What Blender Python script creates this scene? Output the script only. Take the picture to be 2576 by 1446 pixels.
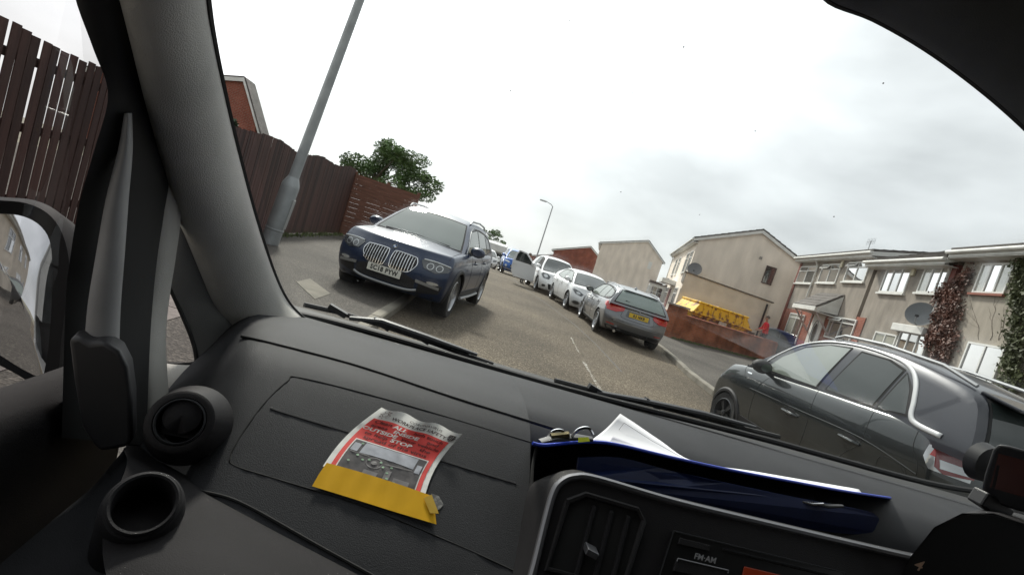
import bpy, bmesh, math, random
from mathutils import Vector, Matrix
from mathutils.bvhtree import BVHTree
random.seed(7)
SC = bpy.context.scene
COL = SC.collection
rad = math.radians
for o in list(bpy.data.objects):
    bpy.data.objects.remove(o)

# ------------------------------------------------------------------ camera
EYE = Vector((0, 0, 1.4))
FPX, CX, CY = 1250.0, 1288.0, 723.0            # focal length in a 2576 px wide frame
ROLL, PITCH, YAW = rad(17.7), rad(-4.07), rad(7.9)
FW = Vector((math.sin(YAW)*math.cos(PITCH), math.cos(YAW)*math.cos(PITCH), math.sin(PITCH)))
_r0 = Vector((math.cos(YAW), -math.sin(YAW), 0)); _u0 = _r0.cross(FW)
RT = _r0*math.cos(ROLL) + _u0*math.sin(ROLL)
UP = -_r0*math.sin(ROLL) + _u0*math.cos(ROLL)
cd = bpy.data.cameras.new('camera'); cam = bpy.data.objects.new('camera', cd); COL.objects.link(cam)
cd.sensor_fit = 'HORIZONTAL'; cd.sensor_width = 36; cd.lens = 36*FPX/2576
cd.clip_start = 0.02; cd.clip_end = 3000
m3 = Matrix((RT, UP, -FW)).transposed()
cam.matrix_world = Matrix.Translation(EYE) @ m3.to_4x4()
SC.camera = cam

def ray(x, y):
    return FW + RT*((x-CX)/FPX) - UP*((y-CY)/FPX)
def atz(x, y, z=0.0):
    d = ray(x, y); return EYE + d*((z-EYE.z)/d.z)
def aty(x, y, Y):
    d = ray(x, y); return EYE + d*(Y/d.y)
def atx(x, y, X):
    d = ray(x, y); return EYE + d*(X/d.x)

# ------------------------------------------------------------------ sky and sun
SUN_AZ, SUN_EL = rad(-15), rad(43)             # ahead and to the left of the road
SUND = Vector((math.sin(SUN_AZ)*math.cos(SUN_EL), math.cos(SUN_AZ)*math.cos(SUN_EL), math.sin(SUN_EL)))
wd = bpy.data.worlds.new('World'); SC.world = wd; wd.use_nodes = True
N = wd.node_tree.nodes; L = wd.node_tree.links
for n in list(N): N.remove(n)
out = N.new('ShaderNodeOutputWorld')
sky = N.new('ShaderNodeTexSky'); sky.sky_type = 'NISHITA'; sky.sun_disc = False
sky.sun_elevation = SUN_EL; sky.sun_rotation = SUN_AZ; sky.air_density = 1.0; sky.dust_density = 2.0
b1 = N.new('ShaderNodeBackground'); b1.inputs[1].default_value = 0.1
L.new(sky.outputs[0], b1.inputs[0])
tc = N.new('ShaderNodeTexCoord')
mp = N.new('ShaderNodeMapping'); mp.inputs['Scale'].default_value = (1.1, 1.1, 2.6); mp.inputs['Location'].default_value = (3.1, 0.4, 0.2)
L.new(tc.outputs['Generated'], mp.inputs[0])
nz = N.new('ShaderNodeTexNoise'); nz.inputs['Scale'].default_value = 1.7; nz.inputs['Detail'].default_value = 5; nz.inputs['Roughness'].default_value = 0.5
L.new(mp.outputs[0], nz.inputs['Vector'])
mr = N.new('ShaderNodeMapRange'); mr.inputs[1].default_value = 0.36; mr.inputs[2].default_value = 0.66; mr.inputs[3].default_value = 0.31; mr.inputs[4].default_value = 0.66
L.new(nz.outputs[0], mr.inputs[0])
dot = N.new('ShaderNodeVectorMath'); dot.operation = 'DOT_PRODUCT'; dot.inputs[1].default_value = SUND
nrm = N.new('ShaderNodeVectorMath'); nrm.operation = 'NORMALIZE'
L.new(tc.outputs['Generated'], nrm.inputs[0]); L.new(nrm.outputs[0], dot.inputs[0])
mx = N.new('ShaderNodeMath'); mx.operation = 'MAXIMUM'; mx.inputs[1].default_value = 0
L.new(dot.outputs['Value'], mx.inputs[0])
pw = N.new('ShaderNodeMath'); pw.operation = 'POWER'; pw.inputs[1].default_value = 5.0
L.new(mx.outputs[0], pw.inputs[0])
ma = N.new('ShaderNodeMath'); ma.operation = 'MULTIPLY_ADD'; ma.inputs[1].default_value = 1.25
L.new(pw.outputs[0], ma.inputs[0]); L.new(mr.outputs[0], ma.inputs[2])
cc = N.new('ShaderNodeMix'); cc.data_type = 'RGBA'; cc.blend_type = 'MULTIPLY'; cc.inputs[0].default_value = 1
cc.inputs[6].default_value = (0.96, 0.985, 1.0, 1)
L.new(ma.outputs[0], cc.inputs[7])
b2 = N.new('ShaderNodeBackground'); b2.inputs[1].default_value = 1.0
L.new(cc.outputs[2], b2.inputs[0])
ms = N.new('ShaderNodeMixShader'); ms.inputs[0].default_value = 0.92       # overcast: cloud hides nearly all the blue
L.new(b1.outputs[0], ms.inputs[1]); L.new(b2.outputs[0], ms.inputs[2]); L.new(ms.outputs[0], out.inputs[0])
wd.cycles.sampling_method = 'AUTOMATIC'
sd = bpy.data.lights.new('sun', 'SUN'); sd.energy = 2.8; sd.angle = rad(7); sd.color = (1, 0.95, 0.87)
sun = bpy.data.objects.new('sun', sd); COL.objects.link(sun)
sun.rotation_euler = (-SUND).to_track_quat('-Z', 'Y').to_euler()
SC.view_settings.view_transform = 'Standard'; SC.view_settings.look = 'None'
SC.view_settings.exposure = 0.7; SC.view_settings.gamma = 1
SC.view_settings.use_curve_mapping = False
SC.cycles.use_denoising = True
SC.cycles.max_bounces = 8; SC.cycles.transparent_max_bounces = 24; SC.cycles.diffuse_bounces = 4; SC.cycles.glossy_bounces = 4
SC.cycles.caustics_reflective = False; SC.cycles.caustics_refractive = False

# ------------------------------------------------------------------ materials
MATS = {}
def mat(name, col, rough=0.6, metal=0.0, spec=0.5, var=0.0, vscale=5.0, bump=0.0, bscale=80.0, coat=0.0, col2=None, detail=4, thr=None, vdist=False, vstretch=None):
    if name in MATS: return MATS[name]
    m = bpy.data.materials.new(name); m.use_nodes = True; MATS[name] = m
    nt = m.node_tree; p = nt.nodes['Principled BSDF']
    p.inputs['Base Color'].default_value = (*col, 1); p.inputs['Roughness'].default_value = rough
    p.inputs['Metallic'].default_value = metal; p.inputs['Specular IOR Level'].default_value = spec
    p.inputs['Coat Weight'].default_value = coat; p.inputs['Coat Roughness'].default_value = 0.03
    t = nt.nodes.new('ShaderNodeTexCoord')
    if var or col2:
        n = nt.nodes.new('ShaderNodeTexNoise'); n.inputs['Scale'].default_value = vscale; n.inputs['Detail'].default_value = detail
        src = t.outputs['Object']
        if vstretch:
            mpn = nt.nodes.new('ShaderNodeMapping'); mpn.inputs['Scale'].default_value = vstretch
            nt.links.new(src, mpn.inputs[0]); src = mpn.outputs[0]
        nt.links.new(src, n.inputs['Vector'])
        r = nt.nodes.new('ShaderNodeValToRGB')
        lo, hi = thr or (0.3, 0.7)
        r.color_ramp.elements[0].position = lo; r.color_ramp.elements[1].position = hi
        a = col if col2 else [c*(1-var) for c in col]
        b = col2 if col2 else [c*(1+var) for c in col]
        r.color_ramp.elements[0].color = (*a, 1); r.color_ramp.elements[1].color = (*b, 1)
        nt.links.new(n.outputs[0], r.inputs[0]); nt.links.new(r.outputs[0], p.inputs['Base Color'])
    if bump:
        if vdist:
            n2 = nt.nodes.new('ShaderNodeTexVoronoi'); n2.inputs['Scale'].default_value = bscale
        else:
            n2 = nt.nodes.new('ShaderNodeTexNoise'); n2.inputs['Scale'].default_value = bscale; n2.inputs['Detail'].default_value = 3
        nt.links.new(t.outputs['Object'], n2.inputs['Vector'])
        bp = nt.nodes.new('ShaderNodeBump'); bp.inputs['Strength'].default_value = bump; bp.inputs['Distance'].default_value = 0.01
        nt.links.new(n2.outputs[0], bp.inputs['Height']); nt.links.new(bp.outputs[0], p.inputs['Normal'])
    return m

def asphalt(name, base, chip, scale=55.0):
    """bitumen with loose pale chippings pressed into it"""
    m = bpy.data.materials.new(name); m.use_nodes = True; nt = m.node_tree; p = nt.nodes['Principled BSDF']
    p.inputs['Roughness'].default_value = 0.85; p.inputs['Specular IOR Level'].default_value = 0.25
    t = nt.nodes.new('ShaderNodeTexCoord')
    v = nt.nodes.new('ShaderNodeTexVoronoi'); v.inputs['Scale'].default_value = scale
    nt.links.new(t.outputs['Object'], v.inputs['Vector'])
    cr = nt.nodes.new('ShaderNodeValToRGB'); e = cr.color_ramp.elements
    e[0].position = 0.10; e[0].color = (*[c*0.75 for c in base], 1)
    e[1].position = 0.95; e[1].color = (*chip, 1)
    x = cr.color_ramp.elements.new(0.62); x.color = (*base, 1)
    nt.links.new(v.outputs['Color'], cr.inputs[0])
    n = nt.nodes.new('ShaderNodeTexNoise'); n.inputs['Scale'].default_value = 0.45; n.inputs['Detail'].default_value = 6
    nt.links.new(t.outputs['Object'], n.inputs['Vector'])
    r2 = nt.nodes.new('ShaderNodeMapRange'); r2.inputs[1].default_value = 0.32; r2.inputs[2].default_value = 0.68; r2.inputs[3].default_value = 0.68; r2.inputs[4].default_value = 1.28
    nt.links.new(n.outputs[0], r2.inputs[0])
    mxn = nt.nodes.new('ShaderNodeMix'); mxn.data_type = 'RGBA'; mxn.blend_type = 'MULTIPLY'; mxn.inputs[0].default_value = 1
    nt.links.new(cr.outputs[0], mxn.inputs[6]); nt.links.new(r2.outputs[0], mxn.inputs[7])
    nt.links.new(mxn.outputs[2], p.inputs['Base Color'])
    bp = nt.nodes.new('ShaderNodeBump'); bp.inputs['Strength'].default_value = 0.7; bp.inputs['Distance'].default_value = 0.012
    nt.links.new(v.outputs['Distance'], bp.inputs['Height']); nt.links.new(bp.outputs[0], p.inputs['Normal'])
    MATS[name] = m
    return m

def brickmat(name, c1, c2, mortar, scale=1.0, stain=0.5):
    m = bpy.data.materials.new(name); m.use_nodes = True; nt = m.node_tree; p = nt.nodes['Principled BSDF']
    p.inputs['Roughness'].default_value = 0.9; p.inputs['Specular IOR Level'].default_value = 0.2
    t = nt.nodes.new('ShaderNodeTexCoord')
    sp = nt.nodes.new('ShaderNodeSeparateXYZ'); nt.links.new(t.outputs['Object'], sp.inputs[0])
    ad = nt.nodes.new('ShaderNodeMath'); nt.links.new(sp.outputs[0], ad.inputs[0]); nt.links.new(sp.outputs[1], ad.inputs[1])
    cb = nt.nodes.new('ShaderNodeCombineXYZ'); nt.links.new(ad.outputs[0], cb.inputs[0]); nt.links.new(sp.outputs[2], cb.inputs[1])
    b = nt.nodes.new('ShaderNodeTexBrick'); b.inputs['Scale'].default_value = scale
    b.inputs['Color1'].default_value = (*c1, 1); b.inputs['Color2'].default_value = (*c2, 1); b.inputs['Mortar'].default_value = (*mortar, 1)
    b.inputs['Brick Width'].default_value = 0.225; b.inputs['Row Height'].default_value = 0.075; b.inputs['Mortar Size'].default_value = 0.008
    nt.links.new(cb.outputs[0], b.inputs['Vector'])
    n = nt.nodes.new('ShaderNodeTexNoise'); n.inputs['Scale'].default_value = 1.3; n.inputs['Detail'].default_value = 6
    nt.links.new(t.outputs['Object'], n.inputs['Vector'])
    r2 = nt.nodes.new('ShaderNodeMapRange'); r2.inputs[1].default_value = 0.35; r2.inputs[2].default_value = 0.65; r2.inputs[3].default_value = 1-stain; r2.inputs[4].default_value = 1.1
    nt.links.new(n.outputs[0], r2.inputs[0])
    mxn = nt.nodes.new('ShaderNodeMix'); mxn.data_type = 'RGBA'; mxn.blend_type = 'MULTIPLY'; mxn.inputs[0].default_value = 1
    nt.links.new(b.outputs[0], mxn.inputs[6]); nt.links.new(r2.outputs[0], mxn.inputs[7])
    nt.links.new(mxn.outputs[2], p.inputs['Base Color'])
    bp = nt.nodes.new('ShaderNodeBump'); bp.inputs['Strength'].default_value = 0.4; bp.inputs['Distance'].default_value = 0.01
    nt.links.new(b.outputs['Fac'], bp.inputs['Height']); bp.invert = True; nt.links.new(bp.outputs[0], p.inputs['Normal'])
    MATS[name] = m
    return m

def glassmat(name, tint=(0.9, 0.95, 0.93), refl=0.06, dust=0.0, dustrough=0.35):
    """see-through pane: transparent + mirror reflection by angle + optional film of dust that scatters light forward"""
    m = bpy.data.materials.new(name); m.use_nodes = True; nt = m.node_tree
    for n in list(nt.nodes): nt.nodes.remove(n)
    o = nt.nodes.new('ShaderNodeOutputMaterial'); t = nt.nodes.new('ShaderNodeBsdfTransparent'); t.inputs[0].default_value = (*tint, 1)
    g = nt.nodes.new('ShaderNodeBsdfGlossy'); g.inputs['Roughness'].default_value = 0.01
    f = nt.nodes.new('ShaderNodeLayerWeight'); f.inputs[0].default_value = 0.25
    mm = nt.nodes.new('ShaderNodeMath'); mm.operation = 'MULTIPLY'; mm.inputs[1].default_value = refl*4
    nt.links.new(f.outputs['Fresnel'], mm.inputs[0])
    mi = nt.nodes.new('ShaderNodeMixShader'); nt.links.new(mm.outputs[0], mi.inputs[0]); nt.links.new(t.outputs[0], mi.inputs[1]); nt.links.new(g.outputs[0], mi.inputs[2])
    last = mi
    if dust:
        tc_ = nt.nodes.new('ShaderNodeTexCoord'); nn = nt.nodes.new('ShaderNodeTexNoise'); nn.inputs['Scale'].default_value = 6; nn.inputs['Detail'].default_value = 8
        nt.links.new(tc_.outputs['Object'], nn.inputs['Vector'])
        rr = nt.nodes.new('ShaderNodeMapRange'); rr.inputs[1].default_value = 0.3; rr.inputs[2].default_value = 0.75; rr.inputs[3].default_value = dust*0.5; rr.inputs[4].default_value = dust*1.5
        nt.links.new(nn.outputs[0], rr.inputs[0])
        rf = nt.nodes.new('ShaderNodeBsdfRefraction'); rf.inputs['IOR'].default_value = 1.01; rf.inputs['Roughness'].default_value = dustrough
        m2 = nt.nodes.new('ShaderNodeMixShader'); nt.links.new(rr.outputs[0], m2.inputs[0]); nt.links.new(last.outputs[0], m2.inputs[1]); nt.links.new(rf.outputs[0], m2.inputs[2])
        last = m2
    nt.links.new(last.outputs[0], o.inputs[0]); MATS[name] = m
    return m

# ------------------------------------------------------------------ mesh helpers
def link(o, parent=None):
    COL.objects.link(o)
    if parent is not None: o.parent = parent
    return o
def tag(o, label=None, cat=None, group=None, kind=None):
    if label: o['label'] = label
    if cat: o['category'] = cat
    if group: o['group'] = group
    if kind: o['kind'] = kind
    return o
def empty(name, loc=(0, 0, 0), rz=0.0, scale=1.0, label=None, cat=None, group=None):
    o = bpy.data.objects.new(name, None); link(o); o.location = loc; o.rotation_euler = (0, 0, rz); o.scale = (scale,)*3
    o.empty_display_size = 0.2
    return tag(o, label, cat, group)
def V(*a): return Vector(a)

class B:
    def __init__(s): s.v = []; s.f = []; s.mi = []; s.cur = 0
    def add(s, vs, fs):
        n = len(s.v); s.v += [tuple(v) for v in vs]; s.f += [tuple(i+n for i in f) for f in fs]; s.mi += [s.cur]*len(fs); return s
    def box(s, x0, x1, y0, y1, z0, z1):
        return s.add([(x0,y0,z0),(x1,y0,z0),(x1,y1,z0),(x0,y1,z0),(x0,y0,z1),(x1,y0,z1),(x1,y1,z1),(x0,y1,z1)],
                     [(0,3,2,1),(4,5,6,7),(0,1,5,4),(1,2,6,5),(2,3,7,6),(3,0,4,7)])
    def obox(s, c, a, b, d):
        c, a, b, d = Vector(c), Vector(a), Vector(b), Vector(d)
        return s.add([c-a-b-d, c+a-b-d, c+a+b-d, c-a+b-d, c-a-b+d, c+a-b+d, c+a+b+d, c-a+b+d],
                     [(0,3,2,1),(4,5,6,7),(0,1,5,4),(1,2,6,5),(2,3,7,6),(3,0,4,7)])
    def path(s, pts, r, n=8, cap=True, flat=None):
        pts = [Vector(p) for p in pts]; rs = r if isinstance(r, (list, tuple)) else [r]*len(pts)
        vs = []; fs = []
        ref = None
        for i, p in enumerate(pts):
            t = (pts[min(i+1, len(pts)-1)] - pts[max(i-1, 0)]).normalized()
            if ref is None: ref = Vector((0,0,1)) if abs(t.z) < 0.9 else Vector((1,0,0))
            a = t.cross(ref).normalized(); b = a.cross(t).normalized(); ref = b
            for k in range(n):
                an = 2*math.pi*k/n
                vs.append(p + a*math.cos(an)*rs[i] + b*math.sin(an)*rs[i]*(flat or 1))
        for i in range(len(pts)-1):
            for k in range(n):
                k2 = (k+1) % n
                fs.append((i*n+k, i*n+k2, (i+1)*n+k2, (i+1)*n+k))
        if cap:
            fs.append(tuple(range(n-1, -1, -1))); m = (len(pts)-1)*n; fs.append(tuple(range(m, m+n)))
        return s.add(vs, fs)
    def prism(s, loop, vec):
        n = len(loop); vec = Vector(vec); lo = [Vector(p) for p in loop]
        return s.add(lo + [p+vec for p in lo], [tuple(range(n-1, -1, -1)), tuple(range(n, 2*n))] + [(i, (i+1) % n, n+(i+1) % n, n+i) for i in range(n)])
    def grid(s, rows, closed=False):
        nr, nc = len(rows), len(rows[0])
        fs = []
        for i in range(nr-1):
            for j in range(nc if closed else nc-1):
                j2 = (j+1) % nc
                fs.append((i*nc+j, i*nc+j2, (i+1)*nc+j2, (i+1)*nc+j))
        return s.add([p for r in rows for p in r], fs)
    def lathe(s, prof, c, axis, n=24):
        """prof: (radius, height along axis) pairs"""
        axis = Vector(axis).normalized(); c = Vector(c)
        ref = Vector((0,0,1)) if abs(axis.z) < 0.9 else Vector((1,0,0))
        a = axis.cross(ref).normalized(); b = axis.cross(a).normalized()
        rows = [[c + axis*h + (a*math.cos(2*math.pi*k/n) + b*math.sin(2*math.pi*k/n))*r for k in range(n)] for r, h in prof]
        return s.grid(rows, True)
    def build(s, name, m, parent=None, smooth=False, bevel=0.0, sub=0, angle=35, kind=None, weld=False, solid=0.0, bseg=2):
        me = bpy.data.meshes.new(name); me.from_pydata(s.v, [], s.f); 
        ms_ = m if isinstance(m, (list, tuple)) else [m]
        for q in ms_: me.materials.append(q)
        if len(ms_) > 1: me.polygons.foreach_set('material_index', s.mi)
        bm = bmesh.new(); bm.from_mesh(me)
        if weld: bmesh.ops.remove_doubles(bm, verts=bm.verts, dist=1e-4)
        bmesh.ops.recalc_face_normals(bm, faces=bm.faces)
        bm.to_mesh(me); bm.free()
        o = bpy.data.objects.new(name, me); link(o, parent)
        if solid:
            q = o.modifiers.new('s', 'SOLIDIFY'); q.thickness = solid; q.offset = 0
        if bevel:
            q = o.modifiers.new('b', 'BEVEL'); q.width = bevel; q.segments = bseg; q.limit_method = 'ANGLE'; q.angle_limit = rad(40)
        if sub:
            q = o.modifiers.new('u', 'SUBSURF'); q.levels = sub; q.render_levels = sub
        if smooth or sub:
            me.shade_smooth() if hasattr(me, 'shade_smooth') else None
            if smooth: me.set_sharp_from_angle(angle=rad(angle))
        if kind: o['kind'] = kind
        return o

def text_mesh(s, size=1.0, bold=0.0, align='CENTER', space=1.0):
    """lettering as a mesh in the xy plane: (verts2d, faces)"""
    c = bpy.data.curves.new('lettering', 'FONT'); c.body = s; c.size = size; c.align_x = align; c.align_y = 'CENTER'; c.offset = bold; c.space_character = space
    c.resolution_u = 3
    o = bpy.data.objects.new('lettering', c); COL.objects.link(o)
    bpy.context.view_layer.update()
    me = o.to_mesh(); vs = [(v.co.x, v.co.y) for v in me.vertices]; fs = [tuple(p.vertices) for p in me.polygons]
    o.to_mesh_clear(); bpy.data.objects.remove(o); bpy.data.curves.remove(c)
    return vs, fs

def curve_pts(pts, n=24):
    """smooth curve through points (any dimension)"""
    P = [Vector(p) for p in pts]; out_ = []
    m = len(P)-1
    for k in range(n+1):
        t = k/n*m; i = min(int(t), m-1); f = t-i
        p0, p1, p2, p3 = P[max(i-1, 0)], P[i], P[i+1], P[min(i+2, m)]
        out_.append(0.5*((2*p1) + (p2-p0)*f + (2*p0-5*p1+4*p2-p3)*f*f + (3*p1-p0-3*p2+p3)*f**3))
    return out_
def lerp(a, b, t): return a + (b-a)*t
def interp(tab, x):
    if x <= tab[0][0]: return tab[0][1]
    for (a, b), (c, d) in zip(tab, tab[1:]):
        if x <= c: return b + (d-b)*(x-a)/(c-a) if c > a else d
    return tab[-1][1]

# shared materials
M_road = asphalt('road_chippings', (0.082, 0.066, 0.046), (0.27, 0.225, 0.165), 70)
M_pave = asphalt('pavement_asphalt', (0.075, 0.068, 0.060), (0.15, 0.135, 0.115), 60)
M_kerb = mat('kerb_concrete', (0.19, 0.175, 0.145), 0.9, var=0.25, vscale=3, bump=0.3, bscale=60)
M_slab = mat('concrete_slab', (0.15, 0.138, 0.112), 0.9, var=0.2, vscale=4, bump=0.3, bscale=50)
M_ground = mat('ground_soil', (0.16, 0.15, 0.11), 0.95, var=0.3, vscale=0.6, bump=0.4, bscale=20)
M_line = mat('road_paint', (0.12, 0.097, 0.067), 0.8, col2=(0.50, 0.49, 0.45), vscale=17, thr=(0.53, 0.60), detail=9)
M_moss = mat('moss', (0.10, 0.13, 0.04), 0.95, var=0.4, vscale=12, bump=0.6, bscale=40)
M_white = mat('white_plastic', (0.78, 0.78, 0.76), 0.45, var=0.06, vscale=2)
M_black = mat('black_plastic', (0.018, 0.018, 0.02), 0.5)
M_chrome = mat('chrome', (0.75, 0.76, 0.78), 0.18, metal=1.0)
M_galv = mat('galvanised_steel', (0.33, 0.345, 0.35), 0.55, metal=0.35, var=0.15, vscale=4)
# ------------------------------------------------------------------ ground, road, pavements
ZG = [(-60, 0), (25, 0), (32, -0.12), (44, -0.72), (62, -1.5), (100, -3.0), (700, -26)]
def zg(Y): return interp(ZG, Y)
KL = [(-40, -2.2), (-3, -1.05), (6.4, -0.58), (8, -0.46), (30, 0.55), (60, 1.5), (110, 3.5)]            # left kerb: Y -> X
KR = [(-40, 3.6), (0, 4.5), (4, 4.9), (7.5, 5.1), (9.9, 5.5), (11.5, 5.95), (13.3, 6.4), (17, 6.75), (25, 7.0), (44, 7.6), (70, 9.5), (110, 13)]
def sheet(name, m, xa, xb, ys, dz, parent=None, nx=1):
    b = B(); rows = []
    for Y in ys:
        a, c = xa(Y), xb(Y)
        rows.append([(lerp(a, c, k/nx), Y, zg(Y)+dz) for k in range(nx+1)])
    b.grid(rows); return b.build(name, m, parent)
YS = [-60, -40, -20, -3, 0, 2, 4, 6.4, 7.5, 8, 9, 9.9, 10.7, 11.5, 12.4, 13.3, 15, 17, 20, 25, 28, 32, 38, 44, 52, 62, 80, 100, 110]
g = sheet('ground', M_ground, lambda y: -700, lambda y: 700, [-300, -60, 25, 32, 44, 62, 100, 300, 700], -0.012, nx=8); tag(g, kind='structure')
road = sheet('road', M_road, lambda y: interp(KL, y), lambda y: interp(KR, y), YS, 0.0, nx=2); tag(road, kind='structure')
KW = 0.13
pl = sheet('pavement_left', M_pave, lambda y: -12, lambda y: interp(KL, y)-KW, YS, 0.11); tag(pl, kind='structure')
pr_ = sheet('pavement_right', M_pave, lambda y: interp(KR, y)+KW, lambda y: 60, YS, 0.11, nx=2); tag(pr_, kind='structure')
def kerbs(parent, K, side, y0, y1, step=0.92):
    Y = y0
    while Y < y1:
        a = V(interp(K, Y+0.006), Y+0.006, zg(Y)); c = V(interp(K, Y+step-0.006), Y+step-0.006, zg(Y+step))
        o = side*KW; dz = random.uniform(-0.006, 0.006)
        h = 0.115 + dz
        b = B(); loop = [a+V(0,0,-0.1), a+V(0,0,h-0.02), a+V(side*0.02,0,h), a+V(o,0,h), a+V(o,0,-0.1)]
        b.prism(loop, c-a); b.build('kerb_stone', M_kerb, parent)
        Y += step
kerbs(pl, KL, -1, -2, 26); kerbs(pr_, KR, 1, 0, 26)
for (K, s_, pa) in ((KL, -1, pl), (KR, 1, pr_)):
    b = B(); rows = []
    for Y in [26, 32, 38, 44, 52, 62, 80, 110]:
        x = interp(K, Y); rows.append([(x, Y, zg(Y)-0.05), (x, Y, zg(Y)+0.115), (x+s_*KW, Y, zg(Y)+0.115)])
    b.grid(rows); b.build('kerb_run', M_kerb, pa)
# worn centre dashes
for (ya, yb, xa, xb) in ((5.2, 7.9, 2.27, 2.62), (8.7, 10.4, 2.74, 3.0)):
    b = B(); n = 14; rows = []
    for k in range(n+1):
        t = k/n; w = 0.02 + random.uniform(-0.012, 0.012); x = lerp(xa, xb, t)
        rows.append([(x-w, lerp(ya, yb, t), 0.004), (x+w, lerp(ya, yb, t), 0.004)])
    b.grid(rows); b.build('centre_dash', M_line, road)
# patched seam along the right half of the road
b = B(); pts = [(3.35, 8.0), (3.6, 10.5), (3.75, 13), (3.7, 16), (3.55, 20), (3.4, 25)]
b.grid([[(x-0.02+random.uniform(-.01,.01), y, 0.003), (x+0.02, y, 0.003)] for x, y in pts])
b.build('tar_seam', mat('tar', (0.06, 0.055, 0.05), 0.7), road)
# pale slab let into the left pavement
b = B(); p = [atz(745, 708, .117), atz(780, 700, .117), atz(832, 738, .117), atz(792, 752, .117)]
b.prism(p, (0, 0, -0.05)); b.build('concrete_slab', M_slab, pl, bevel=0.004)
for k in range(7):
    for j in range(2):
        x0 = -3.1 + j*0.62; y0 = 1.2 + k*0.62
        b = B(); b.box(x0+.006, x0+.612, y0+.006, y0+.612, 0.06, 0.118+random.uniform(-.003, .003)); b.build('paving_slab', mat('paving_worn', (0.16, 0.14, 0.13), 0.9, var=0.35, vscale=9, bump=0.5, bscale=70), pl)
# moss and weeds along the foot of the brick wall
WA, WB = V(8.55, 17.35, 0.11), V(15.3, 20.7, 0.11)
wdir = (WB-WA).normalized(); wn = V(wdir.y, -wdir.x, 0)
b = B()
for k in range(1500):
    t = random.random(); p = WA.lerp(WB, t) + wn*abs(random.gauss(0.02, 0.10)) + V(0, 0, 0.0)
    h = random.uniform(0.02, 0.09); a = random.uniform(0, 6.3); w = V(math.cos(a), math.sin(a), 0)*random.uniform(.012, .035)
    q = p + V(random.uniform(-.03, .03), random.uniform(-.03, .03), h)
    b.add([p-w, p+w, q], [(0, 1, 2)])
mo = b.build('moss_strip', M_moss); tag(mo, 'green moss and weeds along the foot of the brick wall', 'moss', kind='stuff')

# ------------------------------------------------------------------ low brick wall
M_wall = brickmat('wall_brick', (0.50, 0.165, 0.08), (0.38, 0.12, 0.06), (0.30, 0.21, 0.16), 1.0, 0.6)
wall = empty('garden_wall', WA, math.atan2(wdir.y, wdir.x), label='low stained red brick garden wall running below the yellow skip', cat='wall')
WL = (WB-WA).length
b = B(); n = 30
for k in range(n):
    pass
b.box(0.5, WL, 0, 0.22, -0.12, 0.92); b.build('wall_body', M_wall, wall)
for k in range(int((WL-.5)/0.46)):
    b = B(); x0 = 0.5+k*0.46; b.box(x0+.004, x0+.452, -0.03, 0.25, 0.922, 0.97+random.uniform(0, .008)); b.build('coping_stone', mat('coping_brick', (0.32, 0.105, 0.06), 0.9, var=0.4, vscale=3), wall, bevel=0.006)
b = B(); b.box(-0.05, 0.5, -0.06, 0.42, -0.12, 1.18); b.build('pier', M_wall, wall)
b = B(); b.box(-0.1, 0.55, -0.11, 0.47, 1.183, 1.25); b.build('pier_cap', mat('pier_cap', (0.33, 0.30, 0.27), 0.9, var=0.25, vscale=5), wall, bevel=0.01)
# second wall running up the street behind the grey estate car
wall2 = empty('front_garden_wall', V(8.45, 17.9, 0.11), rad(76), label='red brick garden wall running up the street behind the grey estate car', cat='wall')
b = B(); b.box(0.2, 7.5, -0.22, 0, -0.12, 0.85); b.build('wall_body', M_wall, wall2)
for k in range(14):
    b = B(); b.box(0.2+k*.52+.004, 0.2+k*.52+.515, -0.25, 0.03, 0.852, 0.905); b.build('coping_stone', MATS['coping_brick'], wall2, bevel=0.006)

# ------------------------------------------------------------------ fences on the left
M_slat = mat('fence_timber', (0.052, 0.024, 0.019), 0.8, var=0.35, vscale=3, bump=0.3, bscale=30, vstretch=(6, 6, 0.6))
_nt = M_slat.node_tree; _p = _nt.nodes['Principled BSDF']; _src = _p.inputs['Base Color'].links[0].from_socket      # every slat weathered a little differently
_oi = _nt.nodes.new('ShaderNodeObjectInfo'); _mr = _nt.nodes.new('ShaderNodeMapRange'); _mr.inputs[3].default_value = 0.6; _mr.inputs[4].default_value = 1.55
_nt.links.new(_oi.outputs['Random'], _mr.inputs[0]); _mx = _nt.nodes.new('ShaderNodeMix'); _mx.data_type = 'RGBA'; _mx.blend_type = 'MULTIPLY'; _mx.inputs[0].default_value = 1
_nt.links.new(_src, _mx.inputs[6]); _nt.links.new(_mr.outputs[0], _mx.inputs[7]); _nt.links.new(_mx.outputs[2], _p.inputs['Base Color'])
M_slat2 = mat('fence_timber_red', (0.17, 0.075, 0.05), 0.8, var=0.3, vscale=3, vstretch=(0.6, 0.6, 6))
FX = -3.9
FT = [(0, 1.88), (5, 1.93), (9.6, 2.02), (12, 2.08), (17, 2.35), (23, 2.75)]
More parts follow.
